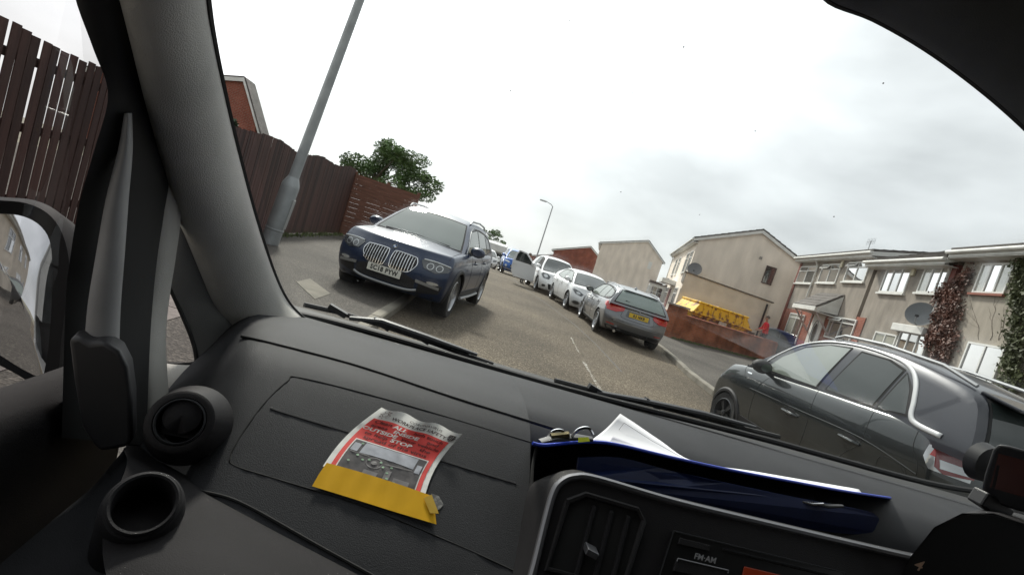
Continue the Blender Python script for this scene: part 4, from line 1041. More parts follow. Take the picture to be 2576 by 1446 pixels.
for sd_ in (1, -1):                              # twin grilles
    ol = [(q.x, q.y) for q in curve_pts([(sd_*.025, .72, 0), (sd_*.04, .635, 0), (sd_*.08, .60, 0), (sd_*.28, .60, 0), (sd_*.36, .635, 0), (sd_*.425, .745, 0), (sd_*.40, .835, 0), (sd_*.34, .86, 0), (sd_*.08, .868, 0), (sd_*.032, .83, 0), (sd_*.025, .72, 0)], 40)][:-1]
    ring = c.decal('grille_frame', 'f', ol, M_chrome, .022)
    cx = sd_*.225; cz = .725
    c.decal('grille_mesh', 'f', [(cx+(x-cx)*.945, cz+(z-cz)*.925) for x, z in ol], M_under, .026, parent=ring)
    for k in range(8):
        y = sd_*(.075+k*.042); zt_ = .852-.012*max(0, k-5); zb_ = .60+.013*max(0, k-4)
        c.strip('grille_bar', 'f', [(y, zb_), (y, .72), (y, zt_)], .0065, M_chrome, 6, off=.03, parent=ring)
    hl = c.decal('headlight', 'f', [(sd_*.455, .83), (sd_*.52, .735), (sd_*.70, .70), (sd_*.86, .76), (sd_*.885, .83), (sd_*.80, .865), (sd_*.48, .875)], mat('lamp_inner', (.045, .05, .055), .12, coat=1), .012)
    for q in (.60, .73): c.decal('lamp_ring', 'f', ell(sd_*q, .785, .05, .05, 16), M_lens, .015, parent=hl)
    for q in (.60, .73): c.decal('lamp_projector', 'f', ell(sd_*q, .785, .041, .041, 14), M_lensdark, .017, parent=hl)
    c.strip('light_brow', 'f', [(sd_*.48, .862), (sd_*.66, .866), (sd_*.86, .845)], .013, M_lens, 10, off=.012, parent=hl)
    c.decal('side_intake', 'f', [(sd_*.50, .34), (sd_*.80, .40), (sd_*.84, .53), (sd_*.52, .55)], M_clad, .006)
    c.decal('bumper_trim', 'f', [(sd_*.47, .505), (sd_*.80, .465), (sd_*.80, .505), (sd_*.47, .548)], M_silver, .03)
    c.decal('fog_light', 'f', ell(sd_*.70, .545, .085, .024, 16), M_lens, .016)
c.decal('lower_grille', 'f', [(-.46, .38), (.46, .38), (.46, .53), (.30, .575), (-.30, .575), (-.46, .53)], M_clad, .006)
c.decal('number_plate_backing', 'f', [(-.28, .475), (.28, .475), (.28, .6), (-.28, .6)], M_clad, .012)
c.plate('f', 0, .535, 'SC18 PYW', M_platew)
c.strip('skid_trim', 'f', [(-.50, .385), (-.3, .345), (.3, .345), (.50, .385)], .018, M_silver, 16, off=.012, flat=1.2)
c.decal('front_valance', 'f', [(-.7, .26), (.7, .26), (.75, .335), (-.75, .335)], M_clad, .004)
c.roundel('f', 0, .905, .042)
c.seam([(.62, .30), (.60, .7), (.66, 1.04)]); c.seam([(-.42, .30), (-.42, .7), (-.40, 1.05)])
for ax in ('l', 'rt'): c.strip('side_step', ax, [(-.85, .30), (0, .285), (.85, .30)], .028, M_silver, 12, off=.03)
c.strip('bonnet_gap', 't', [(1.95, .80), (1.5, .80), (1.1, .79)], .005, M_under, 10, off=-.001); c.strip('bonnet_gap', 't', [(1.95, -.80), (1.5, -.80), (1.1, -.79)], .005, M_under, 10, off=-.001)
c.handle(.0+.35, .93, BLUE); c.handle(-.62, .95, BLUE)
b = B(); b.path([V(1.16, -.6, 1.12), V(1.17, .0, 1.14), V(1.15, .55, 1.12)], .012, 6); b.build('wiper', M_under, c.e)

# ---- grey estate car seen from behind
GREY = paint('paint_grey', (0.19, 0.195, 0.205), 0.6, 0.32, .8)
sp = dict(xf=2.24, xr=-2.26, w=.905, rf=.30, rr=.24, leanf=[(0, .10), (.3, 0), (.6, .03), (1, .25)], leanr=[(0, .10), (.2, .02), (.45, 0), (.62, .05), (.8, .10), (1, .16)],
          plan=[(-2.3, .86), (-1.9, .95), (-1.2, 1), (1.3, .99), (1.8, .95), (2.24, .86)], sect=SECT, crown=.04,
          zb=[(-2.3, .30), (-1.6, .19), (1.6, .17), (2.3, .22)], zt=[(-2.3, .97), (-1.9, 1.0), (-1, .97), (.9, .93), (1.3, .90), (1.9, .80), (2.24, .68)],
          wf=1.40, wr=-1.36, rw=.325, ra=.365, gzb=.95, gzr=1.40, gyb=.80, gyr=.56, gmid=-.3, bow=.10,
          roof=[(1.18, .90), (.75, 1.13), (.35, 1.33), (.05, 1.40), (-.5, 1.42), (-1.2, 1.39), (-1.72, 1.32), (-1.95, 1.12), (-2.10, .93)])
c = Car('estate_car', (5.22, 14.12, -.01), rad(83.5), .985, sp, GREY, 'grey estate car seen from behind with yellow rear plate'); E9 = c
c.wheels('multi', .22)
c.screen('rear_window', (-2.05, 1.0), (-1.76, 1.28), .86, .82, CG_rear)
c.screen('windscreen', (1.1, .95), (.42, 1.28), .9, .85, CG_dark)
c.side_glass('side_window', [(.85, .97), (.28, 1.28), (-.28, 1.33), (-.28, .97)], CG_light)
c.side_glass('side_window', [(-.35, .97), (-.35, 1.33), (-1.05, 1.30), (-1.12, .99)], CG_light)
c.side_glass('side_window', [(-1.19, 1.0), (-1.12, 1.29), (-1.62, 1.23), (-1.80, 1.08)], CG_light)
c.line('window_trim', [(.92, .955), (.32, 1.30), (-.3, 1.352), (-1.1, 1.325), (-1.68, 1.25), (-1.86, 1.05), (-1.15, .965), (0, .95), (.92, .955)], .008, M_under)
for sd_ in (1, -1):
    b = B(); b.path([V(.2, sd_*.56, 1.375), V(.1, sd_*.565, 1.42), V(-.8, sd_*.565, 1.44), V(-1.5, sd_*.55, 1.40), V(-1.65, sd_*.54, 1.33)], .016, 8); b.build('roof_rail', GREY, c.e, smooth=True)
    tl = c.decal('tail_light', 'r', [(sd_*.38, .90), (sd_*.40, .82), (sd_*.58, .745), (sd_*.82, .745), (sd_*.84, .86), (sd_*.80, .975), (sd_*.60, .975)], M_redlens, .016)
    c.decal('light_band', 'r', [(sd_*.46, .875), (sd_*.48, .845), (sd_*.76, .825), (sd_*.77, .86)], mat('tail_bright', (.75, .10, .04), .2, coat=1), .02, parent=tl)
    ax = 'l' if sd_ > 0 else 'rt'
    c.decal('tail_light_side', ax, [(-2.02, .80), (-1.80, .84), (-1.72, .90), (-1.80, .95), (-2.0, .95)], M_redlens, .010)
    c.decal('reflector', 'r', [(sd_*.55, .405), (sd_*.74, .41), (sd_*.74, .43), (sd_*.55, .425)], M_redlens, .008)
c.decal('plate_recess', 'r', [(-.33, .70), (.33, .70), (.30, .865), (-.30, .865)], mat('grey_recess', (.12, .125, .13), .4, metal=.5), .004)
c.plate('r', 0, .775, 'R3 NKB', M_platey)
c.roundel('r', 0, .915, .04)
c.strip('tailgate_gap', 'r', [(-.62, .935), (-.44, .80), (-.42, .655), (0, .64), (.42, .655), (.44, .80), (.62, .935)], .005, M_under, 30, off=-.001)
c.decal('bumper_step', 'r', [(-.86, .52), (.86, .52), (.84, .545), (-.84, .545)], M_silver, .02, step=.08)
c.decal('rear_valance', 'r', [(-.70, .27), (.70, .27), (.76, .36), (-.76, .36)], M_clad, .008, step=.08)
b = B(); b.path([V(-2.06, .52, .27), V(-2.27, .52, .27)], .035, 12); b.build('exhaust', M_chrome, c.e, smooth=True)
b = B(); b.path([V(-2.12, -.05, 1.0), V(-2.05, .25, 1.07), V(-2.04, .42, 1.09)], .012, 6); b.build('rear_wiper', M_under, c.e)
b = B(); b.prism([V(-1.70, -.5, 1.37), V(-1.84, -.46, 1.345), V(-1.84, .46, 1.345), V(-1.70, .5, 1.37)], (0, 0, .02)); b.build('roof_spoiler', GREY, c.e, bevel=.006)
c.mirror(.68, .98, M_clad, size=1.0)
c.handle(.05, .80, GREY); c.handle(-.95, .82, GREY)
c.seam([(-.30, .25), (-.31, .6), (-.30, .93)]); c.seam([(.85, .25), (.82, .6), (.80, .9)]); c.seam([(-1.02, .58), (-1.12, .75), (-1.10, .93)])
c.strip('shoulder_crease', 'l', [(-1.8, .80), (0, .77), (1.6, .70)], .006, GREY, 20, off=0.0)
c.sills(M_clad, .19, .27)
b = B(); b.path([V(-.95, 0, 1.45), V(-1.08, 0, 1.49), V(-1.12, 0, 1.45)], [.03, .02, .012], 8); b.build('roof_fin', GREY, c.e, smooth=True)

# ---- white hatchback facing us
WHITE = paint('paint_white', (0.72, 0.73, 0.74), 0.0, 0.3)
def hatch(H, L2):
    return dict(xf=L2, xr=-L2, w=.91, rf=.36, rr=.24, leanf=[(0, .10), (.3, 0), (.6, .04), (1, .30)], leanr=[(0, .08), (.4, 0), (1, .14)],
          plan=[(-L2, .88), (-1.8, .96), (-1.2, 1), (1.3, .99), (1.8, .95), (L2, .86)], sect=SECT, crown=.05,
          zb=[(-L2, .30), (-1.6, .20), (1.6, .18), (L2, .22)], zt=[(-L2, 1.0), (-1.8, 1.04), (-1, 1.0), (.9, .98), (1.3, .95), (1.8, .86), (L2, .72)],
          wf=1.32, wr=-1.32, rw=.325, ra=.375, gzb=.97, gzr=H-.04, gyb=.80, gyr=.57, gmid=-.3, bow=.12,
          roof=[(1.35, .93), (.95, 1.13), (.5, H-.14), (.2, H-.05), (-.3, H-.02), (-1.0, H-.05), (-1.6, H-.18), (-1.92, 1.18), (-2.08, .95)])
c = Car('hatchback', (5.22, 18.55, 0), rad(-89.6), .985, hatch(1.48, 2.14), WHITE, 'white hatchback facing us, parked nose to the grey estate car'); FO = c
c.wheels('five'); c.screen('windscreen', (1.24, 1.0), (.50, 1.335), .91, .86, CG_dark)
c.screen('rear_window', (-2.0, 1.05), (-1.68, 1.27), .8, .78, CG_dark)
c.side_glass('side_window', [(1.0, 1.0), (.40, 1.31), (-.22, 1.38), (-.22, 1.0)], CG_light)
c.side_glass('side_window', [(-.30, 1.0), (-.30, 1.38), (-1.0, 1.34), (-1.3, 1.06)], CG_light)
c.line('window_trim', [(1.08, .985), (.42, 1.335), (-.25, 1.40), (-1.05, 1.36), (-1.42, 1.06)], .009, M_under)
c.mirror(.80, 1.0, WHITE)
for sd_ in (1, -1):
    hl = c.decal('headlight', 'f', [(sd_*.46, .70), (sd_*.54, .62), (sd_*.74, .66), (sd_*.84, .78), (sd_*.80, .82), (sd_*.60, .77)], M_lensdark, .012)
    c.decal('lamp_ring', 'f', ell(sd_*.64, .70, .07, .045, 14), M_lens, .018, parent=hl)
    c.decal('fog_recess', 'f', ell(sd_*.66, .36, .13, .075, 18), M_silver, .01); c.decal('fog_light', 'f', ell(sd_*.66, .36, .10, .055, 18), M_lensdark, .015)
c.decal('lower_grille', 'f', [(-.42, .25), (.42, .25), (.52, .48), (-.52, .48)], M_under, .006); c.decal('upper_grille', 'f', [(-.30, .60), (.30, .60), (.34, .66), (-.34, .66)], M_under, .008)
c.oval_badge('f', 0, .72, .07, .03); c.plate('f', 0, .52, '', M_platew)
c.seam([(-.27, .3), (-.28, .7), (-.26, .97)]); c.seam([(.83, .3), (.82, .6), (.86, .94)]); c.handle(.0, .84, WHITE); c.handle(-.88, .86, WHITE); c.sills(M_clad, .2, .27)

# ---- white people carrier with its driver's door open
c = Car('people_carrier', (4.90, 23.25, 0), rad(-89.7), 1.03, hatch(1.62, 2.15), WHITE, 'white people carrier with its front door swung open'); CM = c
c.wheels('five'); c.screen('windscreen', (1.24, 1.0), (.50, 1.47), .91, .86, CG_dark)
c.side_glass('side_window', [(1.0, 1.0), (.40, 1.44), (-.22, 1.52), (-.22, 1.0)], M_under)
c.side_glass('side_window', [(-.30, 1.0), (-.30, 1.52), (-1.0, 1.47), (-1.3, 1.06)], CG_dark)
c.mirror(.80, 1.02, WHITE)
for sd_ in (1, -1):
    hl = c.decal('headlight', 'f', [(sd_*.44, .78), (sd_*.50, .66), (sd_*.74, .66), (sd_*.84, .80), (sd_*.78, .88), (sd_*.58, .87)], M_lensdark, .012)
    c.decal('lamp_ring', 'f', ell(sd_*.64, .77, .085, .07, 14), M_lens, .018, parent=hl)
    c.decal('fog_light', 'f', ell(sd_*.66, .36, .075, .055, 18), M_lensdark, .015)
c.decal('lower_grille', 'f', [(-.42, .25), (.42, .25), (.52, .48), (-.52, .48)], M_under, .006); c.oval_badge('f', 0, .76, .07, .03); c.plate('f', 0, .54, '', M_platew)
# door: hinged at the front edge on the kerb-away side, swung well open
dx, dy = .86, -.93
dm = bpy.data.objects.new('open_door', None)
ang = rad(180-52)
def DP(a, z, o_=0.0):   # a: distance from hinge along the door
    ux, uy = math.cos(ang), math.sin(ang); 
    return V(dx - a*math.cos(rad(72)) + o_*math.sin(rad(72)), dy - a*math.sin(rad(72)) - o_*math.cos(rad(72)), z)
outl = [(0, .30), (.05, .98), (.62, 1.46), (.98, 1.50), (1.10, 1.30), (1.16, .98), (1.10, .5), (.95, .28)]
b = B(); b.prism([DP(a, z) for a, z in outl], DP(0, 0, .07)-DP(0, 0, 0)); dr = b.build('front_door', WHITE, c.e, bevel=.02, smooth=True)
for o_ in (-.004, .074):
    b = B(); b.add([DP(a, z, o_) for a, z in [(.16, 1.0), (.64, 1.40), (.94, 1.43), (1.02, 1.28), (1.04, 1.0)]], [(0,1,2,3,4)]); b.build('door_glass', CG_dark, dr)
b = B(); b.path([DP(.92, .86, .07), DP(.98, .865, .10), DP(1.08, .865, .10), DP(1.12, .86, .07)], .014, 6); b.build('door_handle', WHITE, dr)
b = B(); b.lathe([(.01, -.05), (.09, -.03), (.11, .02), (.08, .08), (.01, .1)], DP(.18, 1.06, .16), DP(0,0,1)-DP(0,0,0), 16); b.build('door_mirror', WHITE, dr, smooth=True)

# ---- bright blue crossover beyond
SKYB = paint('paint_bright_blue', (0.02, 0.10, 0.36), 0.3, 0.3)
s2 = hatch(1.66, 2.02); s2.update(zt=[(-2.02, 1.06), (-1, 1.06), (.9, 1.05), (1.3, 1.03), (1.7, .97), (2.02, .86)], gzb=1.04, rf=.3,
     zb=[(-2, .36), (-1.6, .26), (1.6, .24), (2.0, .32)], rw=.34, ra=.39, wf=1.26, wr=-1.26,
     roof=[(1.30, 1.0), (.95, 1.2), (.55, 1.5), (.25, 1.6), (-.3, 1.64), (-1.0, 1.62), (-1.6, 1.5), (-1.86, 1.28), (-1.98, 1.02)])
c = Car('crossover_car', (4.12, 31.6, zg(31.6)-.02), rad(-91.8), 1.0, s2, SKYB, 'bright blue crossover car facing us beyond the white cars'); EC = c
c.wheels('five'); c.screen('windscreen', (1.2, 1.08), (.55, 1.5), .9, .86, CG_mid); c.side_glass('side_window', [(.95, 1.08), (.45, 1.46), (-.25, 1.54), (-.25, 1.08)], CG_dark); c.side_glass('side_window', [(-.33, 1.08), (-.33, 1.54), (-1.2, 1.48), (-1.35, 1.12)], CG_dark)
c.mirror(.80, 1.08, SKYB); c.arches(); c.sills(z0=.28, z1=.40)
c.decal('grille', 'f', [(-.40, .50), (.40, .50), (.48, .66), (.36, .74), (-.36, .74), (-.48, .66)], M_under, .01)
for z in (.70, .63, .56): c.strip('grille_bar', 'f', [(-.42, z), (0, z), (.42, z)], .014, M_chrome, 10, off=.012)
for sd_ in (1, -1):
    c.decal('headlight', 'f', [(sd_*.50, .84), (sd_*.56, .77), (sd_*.84, .83), (sd_*.86, .90), (sd_*.62, .89)], M_lens, .012)
    c.decal('fog_light', 'f', ell(sd_*.70, .58, .07, .07, 16), M_lens, .014); c.decal('bumper_guard', 'f', [(sd_*.3, .36), (sd_*.85, .40), (sd_*.85, .46), (sd_*.3, .42)], M_silver, .014)
c.oval_badge('f', 0, .80, .07, .03); c.plate('f', 0, .49, '', M_platew); c.decal('lower_black', 'f', [(-.8, .33), (.8, .33), (.8, .41), (-.8, .41)], M_clad, .006)

# ---- white car tucked behind the blue one, and a motorhome beyond
c = Car('hatchback', (2.75, 39.5, zg(39.5)), rad(-90), .98, hatch(1.48, 2.0), WHITE, 'white car half hidden behind the bright blue crossover', ); 
c.wheels('five'); c.screen('windscreen', (1.24, 1.0), (.50, 1.335), .91, .86, CG_dark); c.mirror(.80, 1.0, WHITE)
for sd_ in (1, -1): c.decal('headlight', 'f', [(sd_*.46, .70), (sd_*.54, .62), (sd_*.78, .68), (sd_*.82, .80), (sd_*.6, .78)], M_lensdark, .012)
c.decal('lower_grille', 'f', [(-.42, .25), (.42, .25), (.52, .48), (-.52, .48)], M_under, .006)
mh = empty('motorhome', (3.9, 47.2, zg(47.2)), rad(-95), label='white motorhome with overcab roof at the far end of the parked row', cat='motorhome')
M_mh = mat('motorhome_white', (.66, .66, .64), .4, var=.08, vscale=2)
b = B(); b.prism([V(-3.6,-1.05,.45), V(1.1,-1.05,.45), V(1.1,-1.05,1.45), V(1.9,-1.05,1.75), V(1.85,-1.05,2.35), V(1.3,-1.05,2.55), V(-3.6,-1.05,2.55)], (0, 2.1, 0)); b.build('coach_body', M_mh, mh, bevel=.08, bseg=3, smooth=True)
b = B(); b.prism([V(1.102,-.95,.4), V(2.6,-.95,.4), V(2.65,-.95,.75), V(2.2,-.95,1.12), V(1.75,-.95,1.2), V(1.3,-.95,1.72), V(1.102,-.95,1.72)], (0, 1.9, 0)); b.build('cab', M_mh, mh, bevel=.06, bseg=3, smooth=True)
b = B(); b.add([V(1.76,-.8,1.215), V(1.76,.8,1.215), V(1.35,.78,1.69), V(1.35,-.78,1.69)], [(0,1,2,3)]); ws_ = b.build('windscreen', CG_dark, mh, solid=.02); ws_.location = (.03, 0, .02)
for sd_ in (1, -1):
    b = B(); b.prism([V(1.25, sd_*.955, 1.2), V(1.68, sd_*.955, 1.2), V(1.32, sd_*.955, 1.64), V(1.25, sd_*.955, 1.64)], (0, sd_*.01, 0)); b.build('side_window', CG_dark, mh)
    b = B(); b.obox(V(2.63, sd_*.7, .82), V(.03,0,.01), V(0,.16,0), V(0,0,.09)); b.build('headlight', M_lensdark, mh, bevel=.02)
    b = B(); b.obox(V(1.75, sd_*1.12, 1.35), V(.06,0,0), V(0,.08,0), V(0,0,.18)); b.build('wing_mirror', M_clad, mh, bevel=.03)
    for xw in (1.9, -2.1):
        b = B(); b.lathe([(.2, -.1), (.33, -.1), (.35, -.07), (.35, .07), (.33, .1), (.2, .1), (.02, .06)], V(xw, sd_*.86, .35), (0, sd_, 0), 24); b.build('wheel', M_tyre, mh, smooth=True)
b = B(); b.obox(V(2.66, 0, .58), V(.02,0,0), V(0,.5,0), V(0,0,.08)); b.build('grille', M_under, mh)
b = B(); b.box(-2.0, -1.2, -.4, .4, 2.56, 2.68); b.build('roof_hatch', M_mh, mh, bevel=.03)

# ---- dark grey crossover close on the right
GREEN = paint('paint_charcoal', (0.032, 0.037, 0.038), 0.4, 0.25, 1.0)
BLKROOF = paint('paint_black_roof', (0.022, 0.024, 0.032), 0.3, 0.3)
sp = dict(xf=2.08, xr=-2.20, w=.90, dz=.2, rf=.34, rr=.24, leanf=[(0, .10), (.3, 0), (.6, .02), (1, .26)], leanr=[(0, .08), (.3, 0), (.7, .04), (1, .12)],
          plan=[(-2.2, .86), (-1.85, .95), (-1.2, 1), (1.2, 1), (1.7, .96), (2.08, .86)], sect=[(0, .90), (.15, .955), (.35, .975), (.55, .985), (.68, 1.0), (.78, .985), (.93, .955), (1, .90)], crown=.05,
          zb=[(-2.2, .40), (-1.6, .25), (1.6, .23), (2.1, .30)], zt=[(-2.2, 1.36), (-1.6, 1.36), (-.5, 1.29), (.4, 1.22), (1.0, 1.20), (1.4, 1.14), (1.8, 1.04), (2.08, .90)],
          wf=1.26, wr=-1.36, rw=.335, ra=.365, gzb=1.26, gzr=1.97, gyb=.82, gyr=.60, gmid=-.3, bow=.12, cabin_m=BLKROOF,
          roof=[(1.12, 1.16), (.80, 1.42), (.45, 1.70), (.1, 1.90), (-.4, 1.99), (-.95, 1.99), (-1.5, 1.92), (-1.95, 1.80), (-2.12, 1.55), (-2.2, 1.28)])
c = Car('crossover_car', (4.52, 4.74, .0), rad(90.6), .79, sp, GREEN, 'dark grey crossover with black roof and white window trim, closest on the right'); CL = c
c.wheels('five', .22, rm=mat('dark_alloy', (.06, .062, .066), .4, metal=.6)); c.arches(wdt=.05); c.sills(z0=.08, z1=.26)
c.side_glass('side_window', [(.70, 1.05), (.52, 1.30), (.25, 1.52), (-.08, 1.65), (-.40, 1.69), (-.29, 1.10)], CG_light)
c.side_glass('side_window', [(-.46, 1.12), (-.58, 1.68), (-.95, 1.68), (-1.18, 1.62), (-1.12, 1.15)], CG_dark)
c.side_glass('side_window', [(-1.19, 1.15), (-1.25, 1.60), (-1.38, 1.45), (-1.50, 1.20)], CG_dark)
for sd_ in (1, -1):                              # pale trim sweeping over the windows and kicking up at the rear pillar
    pts = curve_pts([(x_, z_+.2, 0) for x_, z_, _ in [(.78, 1.12, 0), (.60, 1.34, 0), (.33, 1.56, 0), (-.04, 1.70, 0), (-.5, 1.755, 0), (-.95, 1.74, 0), (-1.22, 1.68, 0), (-1.38, 1.55, 0), (-1.49, 1.36, 0), (-1.56, 1.20, 0), (-1.66, 1.145, 0), (-1.92, 1.13, 0)]], 50)
    b = B(); rows = []
    for i, p in enumerate(pts):
        q = pts[min(i+1, len(pts)-1)] - pts[max(i-1, 0)]; n_ = V(-q.y, q.x, 0).normalized(); wd_ = .009 + .017*min(1, max(0, (i-18)/14))
        y = lambda z: sd_*(c.hw(z)+.009)
        rows.append([V(p.x+n_.x*k*wd_, y(p.y+n_.y*k*wd_)-sd_*.008*(abs(k) > .9), p.y+n_.y*k*wd_) for k in (-1, -.6, 0, .6, 1)])
    b.grid(rows); b.build('window_trim', mat('pale_trim', (.60, .61, .62), .4, metal=.2), c.e, smooth=True, solid=.006, angle=60)
    b = B(); b.path([V(-.05, sd_*.575, 1.97), V(-.2, sd_*.585, 2.03), V(-.8, sd_*.59, 2.05), V(-1.5, sd_*.575, 2.0), V(-1.85, sd_*.55, 1.89)], .020, 8); b.build('roof_rail', M_silver, c.e, smooth=True)
    tl = c.decal('tail_light', 'r', [(sd_*.50, 1.02), (sd_*.52, .84), (sd_*.74, .80), (sd_*.80, .84), (sd_*.80, 1.02), (sd_*.70, 1.05)], mat('tail_dark_red', (.20, .010, .010), .2, coat=1), .02)
    c.decal('light_clear', 'r', [(sd_*.52, .92), (sd_*.53, .86), (sd_*.77, .84), (sd_*.78, .92)], M_lens, .025, parent=tl)
    ax = 'l' if sd_ > 0 else 'rt'
    t2 = c.decal('tail_light_side', ax, [(-2.08, .80), (-1.93, .80), (-1.86, .90), (-1.86, 1.02), (-2.06, 1.04)], M_lens, .014)
    c.decal('light_red', ax, [(-2.06, .92), (-1.90, .93), (-1.90, 1.0), (-2.05, 1.015)], M_redlens, .018, parent=t2)
    hl = c.decal('headlight', 'f', [(sd_*.48, .72), (sd_*.52, .64), (sd_*.80, .66), (sd_*.82, .78), (sd_*.6, .76)], M_lens, .012)
    c.decal('headlight_side', ax, [(1.60, .66), (1.78, .64), (1.80, .74), (1.62, .78)], M_lens, .008)
    c.decal('fuel_flap', ax, [(-1.50, .50), (-1.70, .50), (-1.74, .56), (-1.74, .66), (-1.70, .70), (-1.54, .70), (-1.48, .66)], GREEN, .003) if sd_ > 0 else None
    c.decal('side_badge', ax, ell(.95, .90, .06, .012, 12), M_chrome, .006)
c.strip('fuel_flap_gap', 'l', [(-1.48, .48), (-1.72, .48), (-1.765, .58), (-1.74, .70), (-1.54, .72), (-1.46, .66), (-1.48, .48)], .0035, M_under, 30, off=-.0005)
c.strip('wing_crease', 'l', [(-1.85, .70), (-1.2, .78), (-.2, .74), (.8, .70)], .004, GREEN, 30, off=0)
c.seam([(.62, .16), (.66, .5), (.62, .80), (.50, 1.0)]); c.seam([(-.40, .16), (-.44, .5), (-.42, .80), (-.36, 1.06)]); c.seam([(-.96, .22), (-1.04, .50), (-1.22, .74), (-1.19, 1.09)]); c.seam([(1.14, .98), (1.05, .86), (.98, .80)])
c.seam([(-1.80, .30), (-1.86, .5), (-1.84, .78), (-1.74, .92), (-1.70, 1.10)])
c.handle(-.12, .65, GREEN, k=1.35); c.handle(-1.08, .70, GREEN, k=1.35)
c.mirror(.52, 1.02, M_clad, size=1.2, y=.86)
c.screen('windscreen', (1.02, 1.08), (.18, 1.66), .9, .86, CG_light)
c.screen('rear_window', (-2.16, 1.16), (-1.98, 1.54), .84, .82, CG_dark)
b = B(); b.prism([V(-1.90, -.56, 1.83), V(-2.22, -.50, 1.765), V(-2.22, .50, 1.765), V(-1.90, .56, 1.83)], (0, 0, .035)); b.build('roof_spoiler', BLKROOF, c.e, bevel=.012)
b = B(); b.path([V(-2.24, 0, 1.35), V(-2.20, .2, 1.42), V(-2.17, .42, 1.46)], .014, 6); b.build('rear_wiper', M_under, c.e)
c.decal('rear_bumper', 'r', [(-.78, .22), (.78, .22), (.8, .42), (-.8, .42)], M_clad, .012, step=.08)
c.plate('r', 0, .60, '', M_platey)

# ---- dark car parked beyond the brick wall
DG = paint('paint_slate', (0.055, 0.065, 0.075), 0.4, 0.35)
c = Car('saloon_car', (16.9, 23.5, .35), rad(150), .92, hatch(1.46, 2.1), DG, 'slate grey car behind the brick wall beside the person in red'); 
c.wheels('five'); c.screen('windscreen', (1.24, 1.0), (.50, 1.335), .91, .86, CG_dark); c.screen('rear_window', (-2.0, 1.05), (-1.68, 1.27), .8, .78, CG_mid)
c.side_glass('side_window', [(1.0, 1.0), (.40, 1.31), (-.22, 1.36), (-.22, 1.0)], CG_dark); c.side_glass('side_window', [(-.30, 1.0), (-.30, 1.36), (-1.0, 1.32), (-1.3, 1.06)], CG_dark); c.mirror(.8, 1.0, DG)

# ------------------------------------------------------------------ people
def skin_body(name, joints, edges, m, parent=None, sub=2):
    me = bpy.data.meshes.new(name); me.from_pydata([j[:3] for j in joints], edges, []); o = bpy.data.objects.new(name, me); link(o, parent)
    sk_ = o.modifiers.new('skin', 'SKIN'); sk_.use_smooth_shade = True
    for i, j in enumerate(joints): me.skin_vertices[0].data[i].radius = (j[3], j[4] if len(j) > 4 else j[3])
    me.skin_vertices[0].data[0].use_root = True
    su = o.modifiers.new('s', 'SUBSURF'); su.levels = sub; su.render_levels = sub
    dg = bpy.context.evaluated_depsgraph_get(); dg.update()
    me2 = bpy.data.meshes.new_from_object(o.evaluated_get(dg)); bpy.data.objects.remove(o)
    for p in me2.polygons: p.use_smooth = True
    o = bpy.data.objects.new(name, me2); link(o, parent); o.data.materials.clear(); o.data.materials.append(m); return o
M_skin = mat('skin', (0.42, 0.24, 0.17), 0.55, var=.08, vscale=6); M_red = mat('red_fleece', (0.62, 0.018, 0.018), 0.85, var=.15, vscale=5); M_trouser = mat('dark_trousers', (0.02, 0.022, 0.03), 0.85, var=.2, vscale=6)
M_hair = mat('grey_brown_hair', (0.10, 0.08, 0.065), 0.8, var=.4, vscale=20); M_shoe = mat('dark_shoes', (0.03, 0.025, 0.022), 0.6)
